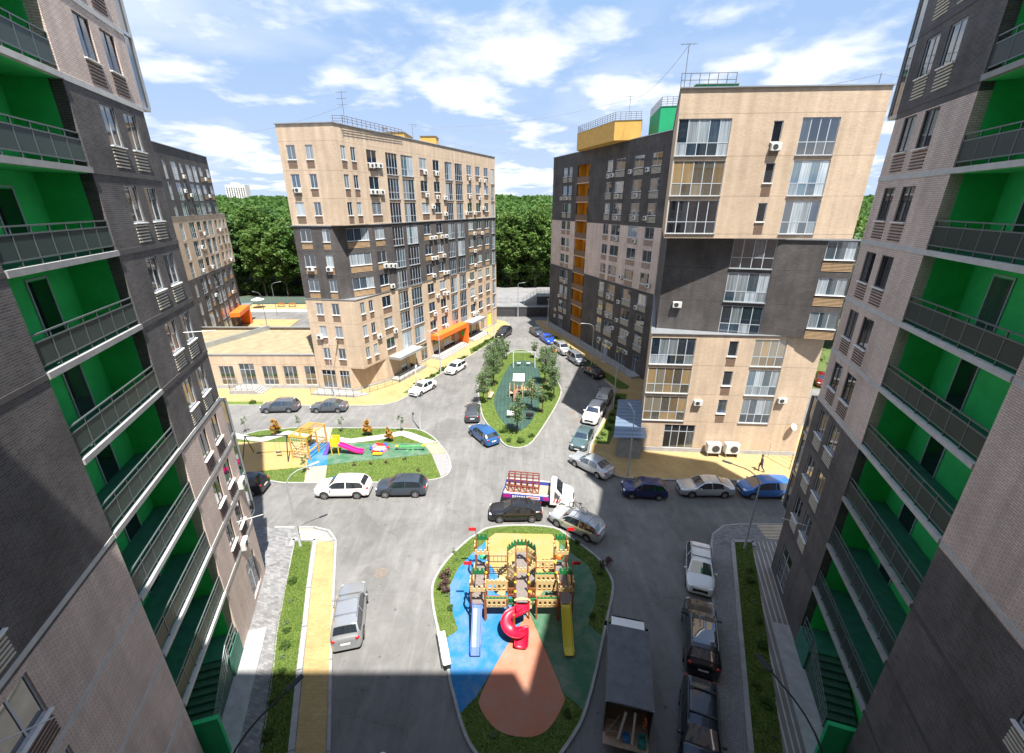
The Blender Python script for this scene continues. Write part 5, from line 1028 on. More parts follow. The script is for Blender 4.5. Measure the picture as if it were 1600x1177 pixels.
for (x,y,w,d,h,m,l) in ((-.6,-1.9,.6,.5,.35,MATS['bed_wood'],'wooden crate at the tail of the box truck'),(.02,-2.15,.3,.35,.25,mat('blue_plastic',(.05,.2,.5),.5),'small blue tub at the tail of the box truck'),(.72,-2.2,.35,.45,.4,mat('teal_plastic',(.05,.3,.3),.5),'teal bag at the right tail of the box truck')):
    b = MB(); b.box(x-w/2,x+w/2,y-d/2,y-d/2+.03,.9,.9+h); b.box(x-w/2,x+w/2,y+d/2-.03,y+d/2,.9,.9+h); b.box(x-w/2,x-w/2+.03,y-d/2,y+d/2,.9,.9+h-.01); b.box(x+w/2-.03,x+w/2,y-d/2,y+d/2,.9,.9+h-.01); b.box(x-w/2+.03,x+w/2-.03,y-d/2+.03,y+d/2-.03,.9,.93)
    t = tag(ob('crate', b.mesh('crate', m)), l, 'crate', 'load in the box truck'); t.location = bt.location; t.rotation_euler = bt.rotation_euler
t = thing('cable_coil', 'orange coil hanging inside the box truck', 'coil', bt.location, bt.rotation_euler.z); b = MB(); n = 20; b.tube([(.78+.05*math.sin(k), -1.93+.12*math.cos(2*math.pi*k/n), 2.0+.3*math.sin(2*math.pi*k/n)) for k in range(n+1)], .04, 6); ob('coil', b.mesh('coil', mat('coil_orange', (.5,.12,.03), .6)), t)
# ------------------------------------------------------------------ street lamps
def lamp(pos, h, arm_dir, arm, label, m=None):
    t = thing('street_lamp', label, 'street lamp', (*pos, 0.0), 0, 'street lamps'); m = m or metalg; d = Vector((math.cos(arm_dir), math.sin(arm_dir), 0))
    b = MB(); b.tube([(0,0,0),(0,0,.02),(0,0,h*.5),(0,0,h)], [.10,.085,.07,.05], 8); ob('pole', b.mesh('pole', m, 40), t)
    P = [Vector((0,0,h-.02))+d*(arm*(1-math.cos(a)))+Vector((0,0,arm*.8*math.sin(a))) for a in [math.pi/2*k/6 for k in range(7)]]+[Vector((0,0,h-.02+arm*.8))+d*(arm+.5)+Vector((0,0,.08))]
    b = MB(); b.tube(P, .035, 6); ob('arm', b.mesh('arm', m, 40), t)
    e = P[-1]; b = MB(); b.bar(e-d*.05, e+d*.62+Vector((0,0,.06)), .2, .07); hd_ = ob('lamp_head', b.mesh('lamp_head', m, bevel=.02), t); b = MB(); b.bar(e+d*.1-Vector((0,0,.03)), e+d*.55+Vector((0,0,.03))-Vector((0,0,.015)), .15, .03); ob('lens', b.mesh('lens', lampm), hd_)
    b = MB(); b.lathe([(.16,0),(.16,.04),(.11,.05),(.10,.25)], 8); ob('base', b.mesh('base', m), t)
    return t
LA = [((-15.87,25.98),5.6,R(35),1.2,'bright lamp at the near end of the left grass strip'),((-10.44,44.33),6.4,R(100),.9,'lamp at the top edge of the small playground'),((-23.48,53.2),7.0,R(70),1.0,'lamp on yellow paving before the shops'),((-10.9,62.8),5.8,R(160),.7,'lamp in the verge between the two white cars'),((-3.4,81.0),6.0,R(100),.5,'lamp in the verge behind the black off roader'),((1.35,98.2),7.4,R(0),.5,'slim lamp at the far end of the street'),((7.0,83.6),6.4,R(90),.5,'lamp on the right kerb beside the bright blue coupe'),((12.6,65.6),6.2,R(195),1.1,'lamp with short arm before the dark street face'),((12.6,49.4),5.8,R(200),1.2,'lamp in the shaded verge beside the silver estate'),((10.97,35.25),6.3,R(95),.6,'lamp beside the blue roofed shed'),((17.34,25.78),5.6,R(150),1.5,'lamp at the near end of the right grass strip'),((-50.5,88),6.8,R(160),1.0,'left lamp in the lot behind the shops'),((-54.5,100),6.8,R(20),1.0,'right lamp in the lot behind the shops'),((-9.55,8.7),6.0,R(55),1.9,'dark curved lamp at the bottom left corner'),((10.6,9.0),6.0,R(110),2.0,'dark curved lamp at the bottom right corner')]
lampdark = mat('dark_pole', (.045,.05,.055), .5, .3)
for i, (p, h, a, ar, l) in enumerate(LA): lamp(p, h, a, ar, l, lampdark if i >= 13 else (mat('pole_grey', (.36,.39,.41), .5, .2) if i < 11 else None))

# ------------------------------------------------------------------ castle playground
wood = mat('play_wood_brown', (.25,.085,.03), .6, noise=5, amp=.15); cream = mat('play_cream', (.58,.44,.21), .55, noise=4, amp=.06); pgreen = mat('play_green', (.015,.17,.055), .5); pred = mat('play_red', (.62,.02,.025), .35); deckm = mat('play_deck', (.17,.145,.135), .8, noise=8, amp=.25); pyel = mat('play_yellow', (.80,.55,.02), .4); pink = mat('slide_pink', (.50,.006,.035), .4, coat=.15); sblue = mat('slide_blue', (.085,.15,.47), .45); syel = mat('slide_yellow', (.62,.50,.02), .4); porange = mat('play_orange', (.80,.16,.02), .4)
Z0 = .115
CT = thing('play_castle', 'big wooden castle climbing frame with towers, slides and red flags', 'play castle', (.6,21.6,Z0))
cl = lambda name, b, m, smooth=None: ob(name, b.mesh(name, m, smooth), CT, world=True)
def merlon(x0, y0, x1, y1, z, h, m, n=3, th=.05, name='battlement'):
    a, c = Vector((x0,y0,0)), Vector((x1,y1,0)); b = MB(); b.bar(a+Vector((0,0,z+h*.3)), c+Vector((0,0,z+h*.3)), th, h*.6)
    for i in range(n): t0, t1 = (i+.12)/n, (i+.62)/n; b.bar(a.lerp(c,t0)+Vector((0,0,z+h*.8)), a.lerp(c,t1)+Vector((0,0,z+h*.8)), th, h*.4+.002)
    return cl(name, b, m)
def tower(x, y, w, deck, top, back_green=True, flag=None):
    for sx in (-1,1):
        for sy in (-1,1): b = MB(); b.box(x+sx*w/2-.045, x+sx*w/2+.045, y+sy*w/2-.045, y+sy*w/2+.045, Z0, top-.1); cl('post', b, wood)
    b = MB(); b.box(x-w/2, x+w/2, y-w/2, y+w/2, deck-.08, deck); cl('deck', b, deckm)
    merlon(x-w/2-.05, y-w/2-.06, x+w/2+.05, y-w/2-.06, top-.75, .42, cream); merlon(x-w/2, y+w/2+.06, x+w/2, y+w/2+.06, top-.35, .5, pgreen)
    for sx in (-1,1): merlon(x+sx*(w/2+.06), y-w/2, x+sx*(w/2+.06), y+w/2, top-.6, .4, cream, 2)
    if flag is not None:
        fx = x+flag*w/2; f = MB(); f.tube([(fx,y+w/2,top-.1),(fx,y+w/2,top+.75)], .02, 5); fp = cl('flag_pole', f, wood); f = MB(); f.cbox((fx+flag*.25, y+w/2, top+.58), (.46,.02,.26)); ob('flag', f.mesh('flag', pred), fp)
def panel(x0, y0, x1, y1, z0, z1, m=None, holes=4):
    """wall panel with arched openings set in a red brown frame"""
    a, c = Vector((x0,y0,0)), Vector((x1,y1,0)); b = MB(); ln = (c-a).length; w = ln/(holes*2+1); zm0, zm1 = z0+(z1-z0)*.28, z0+(z1-z0)*.72
    b.bar(a+Vector((0,0,(z0+zm0)/2)), c+Vector((0,0,(z0+zm0)/2)), .045, zm0-z0); b.bar(a+Vector((0,0,(zm1+z1)/2)), c+Vector((0,0,(zm1+z1)/2)), .045, z1-zm1)
    for i in range(holes+1): b.bar(a.lerp(c,(2*i)/(2*holes+1))+Vector((0,0,(zm0+zm1)/2)), a.lerp(c,(2*i+1)/(2*holes+1))+Vector((0,0,(zm0+zm1)/2)), .045, zm1-zm0)
    for i in range(holes): t0, t1 = (2*i+1.0)/(2*holes+1), (2*i+2.0)/(2*holes+1)
    o = cl('wall_panel', b, m or cream)
    b = MB()
    for i in range(holes): p = a.lerp(c,(2*i+1.5)/(2*holes+1)); dd = (c-a).normalized(); b.bar(p-dd*w*.6+Vector((0,-.03,zm0-.03)), p+dd*w*.6+Vector((0,-.03,zm0-.03)), .03, .05)
    ob('window_ledge', b.mesh('window_ledge', wood), o); return o
tower(-2.05,20.1,.8,1.5,3.3,flag=-1); tower(3.25,20.1,.8,1.5,3.3,flag=1); tower(-2.0,22.95,.8,1.2,3.4,flag=-1); tower(3.25,22.95,.8,1.2,3.4,flag=1)
# links between front and back towers
for x in (-2.05, 3.25):
    b = MB(); b.box(x-.33,x+.33,20.52,22.53,1.1,1.18); cl('ramp_deck', b, deckm); sg = -1 if x < 0 else 1
    panel(x+sg*.42, 20.6, x+sg*.42, 22.5, 1.15, 1.95, cream, 3)
    for y in (20.7,21.55,22.4): b = MB(); b.tube([(x-sg*.4,y,Z0),(x-sg*.4,y,2.0)], .05, 6); p = cl('post', b, wood); ob('cap', MB().lathe([(.02,2.0),(.07,2.03),(.07,2.1),(.02,2.15)], 8, (x-sg*.4,y,0)).mesh('cap', pyel), p)
# centre corridor and octagonal tower
b = MB(); b.box(.27,.97,19.75,24.0,1.42,1.5); cl('deck', b, deckm)
oct_ = [(.62+.98*math.cos(R(22.5+45*k)), 22.1+.98*math.sin(R(22.5+45*k))) for k in range(8)]
for k, (x, y) in enumerate(oct_):
    b = MB(); b.box(x-.045,x+.045,y-.045,y+.045,Z0,3.25); cl('post', b, wood)
    x2, y2 = oct_[(k+1) % 8]
    if (y+y2)/2 > 22.0: merlon(x,y,x2,y2,2.95,.5,pgreen,3)
    merlon(x,y,x2,y2,2.45 if (y+y2)/2 < 22 else 2.4,.4,cream,3)
    if k in (0,3,4,7): panel(x,y,x2,y2,1.5,2.3,cream,2)
b = MB(); b.prism(oct_, 1.40, 1.47); cl('deck', b, deckm)
for x in (.2,1.04):
    for y in (19.8,20.5,21.1): b = MB(); b.tube([(x,y,Z0),(x,y,2.3)], .05, 6); p = cl('post', b, wood); ob('cap', MB().lathe([(.02,2.3),(.075,2.33),(.075,2.4),(.02,2.46)], 8, (x,y,0)).mesh('cap', pyel), p)
# front bridges with battlements
for x0, x1 in ((-1.6,-.28),(1.5,2.82)):
    b = MB(); b.box(x0,x1,19.85,20.55,1.15,1.22); cl('bridge_deck', b, wood); panel(x0,19.82,x1,19.82,1.1,1.75,cream,4); merlon(x0,19.84,x1,19.84,1.74,.16,pgreen,6,.06,'green_trim'); panel(x0,20.58,x1,20.58,1.6,2.3,cream,4); merlon(x0,20.58,x1,20.58,2.28,.22,cream,5)
    for x in (x0,x1): b = MB(); b.box(x-.05,x+.05,19.75,19.85,Z0,1.8); cl('post', b, wood)
    gx0, gx1 = (x1+.02, .15) if x0 < 0 else (1.08, x0-.02); panel(gx0,19.95,gx1,19.95,1.15,1.65,pgreen,2); panel(gx0,20.5,gx1,20.5,1.2,1.9,wood,2)
# upper right bridge, left monkey bars, climbing box
b = MB(); b.box(1.5,2.85,21.7,22.4,1.15,1.22); cl('bridge_deck', b, wood); panel(1.5,21.66,2.85,21.66,1.15,1.8,cream,4); merlon(1.5,21.68,2.85,21.68,1.8,.15,pgreen,6,.06,'green_trim'); panel(1.5,22.45,2.85,22.45,1.5,2.2,cream,4)
for y in (22.05,23.05):
    b = MB(); b.bar((-1.6,y,2.0),(-.35,y,2.0),.035); b.bar((-1.6,y,1.5),(-.35,y,1.5),.035)
    for i in range(5): b.bar((-1.5+i*.27,y,1.5),(-1.5+i*.27,y,2.0),.025)
    cl('monkey_bars', b, black)
b = MB(); b.bar((-.75,21.6,Z0),(-.55,22.0,1.3),.6,.06); cl('climbing_board', b, cream); b = MB(); b.bar((-.95,21.45,1.35),(-.35,21.9,1.2),.5,.05); cl('climbing_board', b, cream)
for x, m in ((-1.95,mat('bubble_green',(.05,.42,.20),.3)),(3.2,porange)): b = MB(); b.lathe([(.02,-.2),(.25,-.1),(.3,.08),(.2,.22),(.02,.28)], 10, (x,23.3,1.75)); cl('bubble_window', b, m, 50)
b = MB(); b.lathe([(.02,-.1),(.13,0),(.02,.13)], 10, (1.15,22.9,1.9)); cl('steering_wheel', b, porange)
def slide(x, m, name='slide'):
    P = [(19.62,1.5),(19.4,1.46),(19.05,1.22),(18.2,.62),(17.75,.36),(17.3,.28)]; sec = [(-.29,.26),(-.26,.26),(-.235,.03),(0,0),(.235,.03),(.26,.26),(.29,.26),(.29,-.03),(-.29,-.03)]; b = MB(); n = len(sec)
    for y, z in P:
        for sx, sz_ in sec: b.v.append((x+sx, y, z+sz_))
    for i in range(len(P)-1):
        for k in range(n): b.f.append((i*n+k, i*n+(k+1) % n, (i+1)*n+(k+1) % n, (i+1)*n+k)); b.m.append(0)
    b.f += [tuple(range(n)), tuple((len(P)-1)*n+k for k in range(n-1,-1,-1))]; b.m += [0,0]; o = cl(name, b, m)
    b = MB()
    for sx in (-.2,.2): b.tube([(x+sx,17.5,Z0),(x+sx,17.5,.32)], .03, 5)
    ob('leg', b.mesh('leg', metalg), o)
slide(-2.08, sblue); slide(3.24, syel)
# red spiral slide
b = MB(); N_ = 34; sec = [(-.40,.32),(-.35,.12),(-.20,.02),(0,0),(.20,.02),(.33,.10),(.37,.22)]; n = len(sec)
path = []
cx_, cy_, rr = .16, 18.72, .44
for i in range(N_+1):
    t = i/N_
    if t < .15: p = Vector((.62, 19.75-t/.15*.6, 1.45-t*.5)); tan = Vector((0,-1,0))
    elif t < .8: a = R(25)-(t-.15)/.65*R(385)+0; a = R(40)+(t-.15)/.65*R(330); p = Vector((cx_+rr*math.cos(a), cy_+rr*math.sin(a), 1.38-(t-.15)/.65*.92)); tan = Vector((-math.sin(a), math.cos(a), 0))
    else: k = (t-.8)/.2; a = R(370); p0 = Vector((cx_+rr*math.cos(a), cy_+rr*math.sin(a), .46)); p = p0.lerp(Vector((.5,17.72,.28)), k); tan = Vector((-.1,-1,0)).normalized() if k > .15 else Vector((.4,-.9,0)).normalized()
    path.append((p, tan))
for p, tan in path:
    sd = Vector((tan.y, -tan.x, 0))
    for sx, sz_ in sec: q = p+sd*sx; b.v.append((q.x, q.y, q.z+sz_))
for i in range(N_):
    for k in range(n-1): b.f.append((i*n+k, i*n+k+1, (i+1)*n+k+1, (i+1)*n+k)); b.m.append(0)
sp_o = cl('spiral_slide', b, pink, 60); md = sp_o.modifiers.new('thick', 'SOLIDIFY'); md.thickness = .03
b = MB(); b.tube([(cx_-.05,cy_,Z0),(cx_-.05,cy_,1.75)], .075, 8); ob('centre_post', b.mesh('centre_post', wood), sp_o); b = MB(); b.tube([(.18,19.62,1.5),(.18,19.55,1.95),(.4,19.5,2.12),(.84,19.5,2.12),(1.06,19.55,1.95),(1.06,19.62,1.5)], .07, 8); cl('slide_hood', b, cream, 50)
# white bench on the kerb
bn = thing('bench', 'long white bench on the left kerb of the castle playground', 'bench', (-3.85,17.6,.11), R(17.5)); ob('seat', MB().box(-.2,.2,-1.05,1.05,.38,.46).mesh('seat', white, bevel=.02), bn)
for y in (-.95,.95): ob('leg', MB().box(-.18,.18,y-.06,y+.06,0,.38).mesh('leg', trimm), bn)
ob('backrest', MB().box(-.26,-.21,-1.05,1.05,.5,.8).mesh('backrest', white, bevel=.015), bn)

# ------------------------------------------------------------------ small playground on the left
Z1 = .118
sw = thing('swing_set', 'black swing frame with two seats on yellow rubber', 'swing', (-24.6,38.6,Z1), R(4))
for x in (-2.0,2.0):
    for y in (-1.15,1.15): ob('leg', MB().tube([(x+.2*(1 if x>0 else -1),y,0),(x,0,2.4)], .05, 6).mesh('leg', black), sw)
ob('crossbar', MB().tube([(-2.1,0,2.4),(2.1,0,2.4)], .055, 8).mesh('crossbar', black), sw)
for x in (-1,.9):
    b = MB(); b.tube([(x-.2,0,2.38),(x-.2,0,.5)], .012, 4); b.tube([(x+.2,0,2.38),(x+.2,0,.5)], .012, 4); c = ob('chain', b.mesh('chain', metalg), sw); ob('seat', MB().box(x-.25,x+.25,-.12,.12,.46,.5).mesh('seat', trimm), c)
cf = thing('climbing_frame', 'yellow wooden climbing frame with net beside the swings', 'climbing frame', (-20.9,39.6,Z1), R(-12)); ww = mat('play_wood_yellow', (.58,.30,.05), .6, noise=5, amp=.15)
for x in (-.95,.95):
    for y in (-1.5,0,1.5): ob('post', MB().box(x-.06,x+.06,y-.06,y+.06,0,2.55).mesh('post', ww), cf)
for z in (.9,2.5):
    b = MB(); b.bar((-.95,-1.55,z),(-.95,1.55,z),.09); b.bar((.95,-1.55,z),(.95,1.55,z),.09); b.bar((-.95,-1.5,z),(.95,-1.5,z),.09); b.bar((-.95,1.5,z),(.95,1.5,z),.09); ob('beam', b.mesh('beam', ww), cf)
for i in range(9): ob('rung', MB().bar((-.9,-1.3+i*.32,2.5),(.9,-1.3+i*.32,2.5),.05).mesh('rung', ww), cf)
b = MB()
for i in range(7): b.bar((-.85+i*.28,-1.5,.15),(-.85+i*.28,-1.5,2.4),.02); b.bar((-.9,-1.5,.3+i*.33),(.9,-1.5,.3+i*.33),.02)
ob('net', b.mesh('net', mat('rope', (.65,.60,.45), .8)), cf)
b = MB()
for i in range(8): b.bar((.97,.1,.25+i*.29),(.97,1.4,.25+i*.29),.035)
ob('wall_bars', b.mesh('wall_bars', mat('bar_teal', (.25,.38,.40), .5)), cf); ob('roof_board', MB().box(-.9,.0,.1,1.4,2.55,2.59).mesh('roof_board', mat('roof_brown', (.42,.19,.05), .6)), cf)
ts_ = thing('toddler_slide', 'small slide with pink chute, orange stairs and yellow side', 'slide', (-17.9,39.2,Z1), R(0))
for y in (-.32,.32): 
    b = MB(); b.v = [(-1.5,y-.03,0),(-.75,y-.03,1.5),(-.45,y-.03,1.5),(-1.05,y-.03,0),(-1.5,y+.03,0),(-.75,y+.03,1.5),(-.45,y+.03,1.5),(-1.05,y+.03,0)]; b.f = [(0,1,2,3),(7,6,5,4),(0,4,5,1),(1,5,6,2),(2,6,7,3),(3,7,4,0)]; b.m = [0]*6; ob('stair_side', b.mesh('stair_side', porange if y > 0 else mat('play_purple', (.22,.12,.55), .5)), ts_)
for i in range(5): ob('step', MB().box(-1.2+i*.14,-1.0+i*.14,-.3,.3,.2+i*.24,.24+i*.24).mesh('step', MATS['play_purple']), ts_)
for y in (-.36,.36): ob('side_panel', MB().box(-.55,.25,y-.03,y+.03,.95,1.95).mesh('side_panel', pyel, bevel=.02), ts_)
for x in (-.5,.2):
    for y in (-.33,.33): ob('post', MB().box(x-.04,x+.04,y-.03,y+.03,0,1.0).mesh('post', pyel), ts_)
ob('platform', MB().box(-.5,.25,-.33,.33,.98,1.03).mesh('platform', deckm), ts_)
b = MB(); pk_ = mat('chute_pink', (.72,.02,.22), .3, coat=.3); P = [(.2,1.05),(.5,.95),(1.7,.38),(2.1,.25),(2.6,.22)]; sec = [(-.3,.2),(-.26,.2),(-.24,0),(.24,0),(.26,.2),(.3,.2),(.3,-.05),(-.3,-.05)]; n = len(sec)
for x, z in P:
    for sy, sz_ in sec: b.v.append((x, sy, z+sz_))
for i in range(len(P)-1):
    for k in range(n): b.f.append((i*n+k, (i+1)*n+k, (i+1)*n+(k+1) % n, i*n+(k+1) % n)); b.m.append(0)
b.f += [tuple(range(n)), tuple((len(P)-1)*n+k for k in range(n))]; b.m += [0,0]; ob('chute', b.mesh('chute', pk_), ts_); ob('chute_leg', MB().box(2.3,2.36,-.25,.25,0,.2).mesh('chute_leg', metalg), ts_)
hx = thing('sandpit', 'hexagonal sandpit with coloured rim and yellow seat board', 'sandpit', (-13.85,39.9,Z1))
for k in range(6):
    a0, a1 = R(60*k), R(60*k+60); b = MB(); b.bar((.85*math.cos(a0),.85*math.sin(a0),.16),(.85*math.cos(a1),.85*math.sin(a1),.16),.2,.3); ob('rim_board', b.mesh('rim_board', (mat('rim_blue',(.03,.10,.45),.5), pred, mat('rim_pink',(.6,.25,.35),.5))[k % 3]), hx)
    ob('corner_seat', MB().lathe([(.17,.3),(.17,.36),(.02,.37)], 8, (.87*math.cos(a0), .87*math.sin(a0), 0)).mesh('corner_seat', (pred, mat('rim_blue',(.03,.10,.45)))[k % 2]), hx)
ob('sand', MB().lathe([(.75,0),(.75,.1),(.02,.12)], 6).mesh('sand', mat('sand', (.55,.42,.25), .95, noise=6, amp=.15)), hx); ob('seat_board', MB().cbox((.1,-1.05,.2),(.95,.28,.12)).mesh('seat_board', pyel), hx)
ss = thing('seesaw', 'green and yellow seesaw at the right end of green rubber', 'seesaw', (-10.6,39.8,Z1), R(-2)); gm = mat('seesaw_green', (.10,.42,.14), .5)
ob('beam', MB().bar((-1.5,0,.42),(1.5,0,.55),.11).mesh('beam', gm), ss); ob('pivot', MB().bar((-.25,0,0),(0,0,.47),.08).bar((.25,0,0),(0,0,.47),.08).bar((-.3,-.3,.03),(-.3,.3,.03),.06).bar((.3,-.3,.03),(.3,.3,.03),.06).mesh('pivot', gm), ss)
for x, z in ((-1.4,.5),(1.4,.63)): ob('seat', MB().cbox((x,0,z),(.3,.34,.06)).mesh('seat', pyel, bevel=.02), ss); ob('handle', MB().tube([(x*.76,-.2,z+.3),(x*.76,0,z+.33),(x*.76,.2,z+.3)], .018, 5).tube([(x*.76,0,z-.08),(x*.76,0,z+.33)], .018, 5).mesh('handle', gm), ss)

# ------------------------------------------------------------------ tree island play things
Z2 = .118
s2 = thing('swing_set', 'pale steel swing frame at the far end of the tree island', 'swing', (1.9,65.6,Z2))
for x in (-1.7,1.7):
    for y in (-1.0,1.0): ob('leg', MB().tube([(x,y,0),(x,0,2.3)], .05, 6).mesh('leg', mat('pale_steel', (.45,.50,.52), .5)), s2)
ob('crossbar', MB().tube([(-1.8,0,2.3),(1.8,0,2.3)], .05, 6).mesh('crossbar', MATS['pale_steel']), s2)
for x in (-.8,.7): c = ob('chain', MB().tube([(x-.2,0,2.3),(x-.2,0,.5)], .012, 4).tube([(x+.2,0,2.3),(x+.2,0,.5)], .012, 4).mesh('chain', metalg), s2); ob('seat', MB().box(x-.28,x+.28,-.16,.16,.46,.52).mesh('seat', white), c)
ph = thing('play_tower', 'small wooden play tower with white sheet roof on rubber tiles', 'play tower', (.9,54.0,Z2), R(-3)); lw_ = mat('pale_wood', (.55,.40,.24), .7, noise=4, amp=.15)
for x in (-.55,.55,1.9):
    for y in (-.6,.6): ob('post', MB().box(x-.06,x+.06,y-.06,y+.06,0,2.4 if x < 1 else 1.9).mesh('post', lw_), ph)
ob('deck', MB().box(-.6,1.95,-.6,.6,.95,1.02).mesh('deck', lw_), ph); b = MB(); b.v = [(-.75,-.75,2.35),(.75,-.75,2.35),(.75,.75,2.8),(-.75,.75,2.8),(-.75,-.75,2.40),(.75,-.75,2.40),(.75,.75,2.85),(-.75,.75,2.85)]; b.f = [(3,2,1,0),(4,5,6,7),(0,1,5,4),(1,2,6,5),(2,3,7,6),(3,0,4,7)]; b.m = [0]*6; ob('roof', b.mesh('roof', white), ph)
for i in range(9): ob('slat', MB().box(-.5+i*.27,-.38+i*.27,-.66,-.62,1.05,1.75).mesh('slat', cream if i % 2 else mat('slat_brown', (.25,.13,.06), .7)), ph)
ob('side_rail', MB().box(-1.2,-.6,-.6,.6,.5,.56).box(-1.25,-1.15,-.6,-.5,0,1.5).box(-1.25,-1.15,.5,.6,0,1.5).mesh('side_rail', lw_), ph)
ob('slide', MB().bar((-.35,-.65,1.0),(-.35,-2.2,.12),.5,.05).bar((-.62,-.65,1.1),(-.62,-2.2,.22),.04,.18).bar((-.08,-.65,1.1),(-.08,-2.2,.22),.04,.18).mesh('slide', mat('slide_brown', (.16,.07,.04), .5)), ph); ob('lattice', MB().bar((2.3,-.6,.3),(2.3,-.6,1.5),.05).bar((3.1,-.6,.3),(3.1,-.6,1.5),.05).bar((2.3,-.6,1.5),(3.1,-.6,1.5),.05).bar((2.3,-.6,.9),(3.1,-.6,.9),.04).mesh('lattice', lw_), ph)
for i, (x, y) in enumerate(((-.15,47.3),(2.1,46.9))):
    t = thing('spring_rider', 'white spring rocker on the near rubber tiles' if i == 0 else 'dark spring rocker on the near rubber tiles', 'spring rider', (x,y,Z2)); ob('spring', MB().tube([(.09*math.cos(k), .09*math.sin(k), .02+.014*k) for k in range(30)], .018, 5).mesh('spring', black), t); ob('side_board', MB().box(-.45,.45,-.15,-.11,.4,.95).mesh('side_board', white if i == 0 else black, bevel=.03), t); ob('side_board', MB().box(-.45,.45,.11,.15,.4,.95).mesh('side_board', white if i == 0 else black, bevel=.03), t); ob('seat', MB().box(-.2,.15,-.11,.11,.58,.63).mesh('seat', pyel), t)
lb = thing('bench', 'pale wooden bench on the left side of the tree island', 'bench', (-2.75,53.3,.1), R(80)); ob('seat', MB().box(-.9,.9,-.2,.2,.4,.46).mesh('seat', lw_), lb); ob('backrest', MB().box(-.9,.9,.2,.25,.5,.9).mesh('backrest', lw_), lb)
for x in (-.75,.75): ob('leg', MB().box(x-.04,x+.04,-.18,.22,0,.4).mesh('leg', metalg), lb)
# benches in the lot behind the shops
for i, (x, y) in enumerate(((-58,109),(-55.2,109),(-49.5,109))):
    t = thing('bench', ['left','middle','right'][i]+' of three wooden benches by the far fence', 'bench', (x,y,.1)); ob('seat', MB().box(-.9,.9,-.22,.22,.42,.48).mesh('seat', ww), t); ob('backrest', MB().box(-.9,.9,.22,.28,.52,1.0).mesh('backrest', mat('bench_brown', (.28,.13,.05), .6)), t)
    for xx in (-.75,.75): ob('leg', MB().box(xx-.05,xx+.05,-.2,.26,0,.42).mesh('leg', metalg), t)
t = thing('parasol', 'white parasol over a table by the far fence', 'parasol', (-63,108,.1)); ob('pole', MB().tube([(0,0,0),(0,0,2.3)], .03, 6).mesh('pole', metalg), t); ob('canopy', MB().lathe([(1.5,2.0),(1.45,2.06),(.05,2.55),(.02,2.56)], 10).mesh('canopy', white), t); ob('table', MB().lathe([(.5,.68),(.5,.72),(.02,.73)], 10).mesh('table', lw_), t)
# manhole covers
for i, (x, y, r_, l) in enumerate(((-9.2,23.6,.38,'round manhole cover in front of the left silver off roader'),(7.5,49.0,.36,'farther of two manhole covers on the shaded road'),(7.7,47.0,.36,'nearer of two manhole covers on the shaded road'),(-12.2,45.6,.33,'manhole cover on the road above the small playground'))):
    b = MB(); b.lathe([(r_+.1,0),(r_+.1,.008),(r_,.01),(r_,.014),(r_*.3,.016),(r_*.25,.02)], 20, (x,y,0)); tag(ob('manhole_cover', b.mesh('manhole_cover', mat('rusty_iron', (.16,.135,.115), .8, noise=8, amp=.3))), l, 'manhole cover')
# person walking on the right pavement
def person(pos, rz, label, top, legs, skin, hair, phase=1):
    t = thing('person', label, 'person', pos, rz); v = [(0,0,.93),(0,.02,1.15),(0,.03,1.40),(0,.04,1.50),(0,.07,1.62),(0,.075,1.72),
      (.10,0,.90),(.11,.16,.50),(.11,.10,.09),(.11,.27,.05), (-.10,0,.90),(-.11,-.05,.50),(-.11,-.33,.14),(-.11,-.22,.04),
      (.19,.03,1.40),(.24,-.06,1.13),(.22,.04,.90),(.21,.08,.80), (-.19,.03,1.40),(-.23,.10,1.13),(-.21,.26,.95),(-.20,.32,.87)]
    e = [(0,1),(1,2),(2,3),(3,4),(4,5),(0,6),(6,7),(7,8),(8,9),(0,10),(10,11),(11,12),(12,13),(2,14),(14,15),(15,16),(16,17),(2,18),(18,19),(19,20),(20,21)]
    rad = [.15,.14,.15,.06,.10,.085,.11,.075,.05,.045,.11,.075,.05,.045,.075,.055,.042,.045,.075,.055,.042,.045]
    me = bpy.data.meshes.new('body'); me.from_pydata(v, e, []); o = ob('body', me, t); me.materials.append(top); me.materials.append(legs); me.materials.append(skin)
    m = o.modifiers.new('skin', 'SKIN'); 
    for i, sv in enumerate(me.skin_vertices[0].data): sv.radius = (rad[i], rad[i]*.85); sv.use_root = (i == 0)
    s = o.modifiers.new('sub', 'SUBSURF'); s.levels = 1; s.render_levels = 2
    dg = bpy.context.evaluated_depsgraph_get(); em = bpy.data.meshes.new_from_object(o.evaluated_get(dg)); o.modifiers.clear(); o.data = em
    em.materials.clear(); [em.materials.append(x) for x in (top, legs, skin)]
    for p in em.polygons:
        z = p.center.z; p.material_index = 2 if (z > 1.50 or (abs(p.center.x) > .17 and z < .95)) else (1 if z < .88 else 0); p.use_smooth = True
    ob('hair', MB().lathe([(.02,-.02),(.10,-.02),(.112,.05),(.09,.12),(.02,.15)], 10, (0,.055,1.66)).mesh('hair', hair, 60), t)
    for sx in (-1,1): ob('shoe', MB().box(sx*.11-.045,sx*.11+.045,.02 if sx > 0 else -.36,.30 if sx > 0 else -.12,0,.075).mesh('shoe', trimm, bevel=.02), t)
person((23.9,36.0,.1), R(75), 'person in dark jacket and trousers walking past the blue minivan', mat('jacket_dark', (.06,.035,.05), .8), mat('trousers_dark', (.035,.03,.045), .8), mat('skin', (.50,.30,.21), .6), mat('hair_dark', (.03,.02,.015), .7))
person((7.3,70.0,0), R(150), 'person in orange top standing beside the silver off roader', mat('top_orange', (.55,.20,.06), .8), mat('trousers_blue', (.08,.09,.14), .8), MATS['skin'], MATS['hair_dark'])
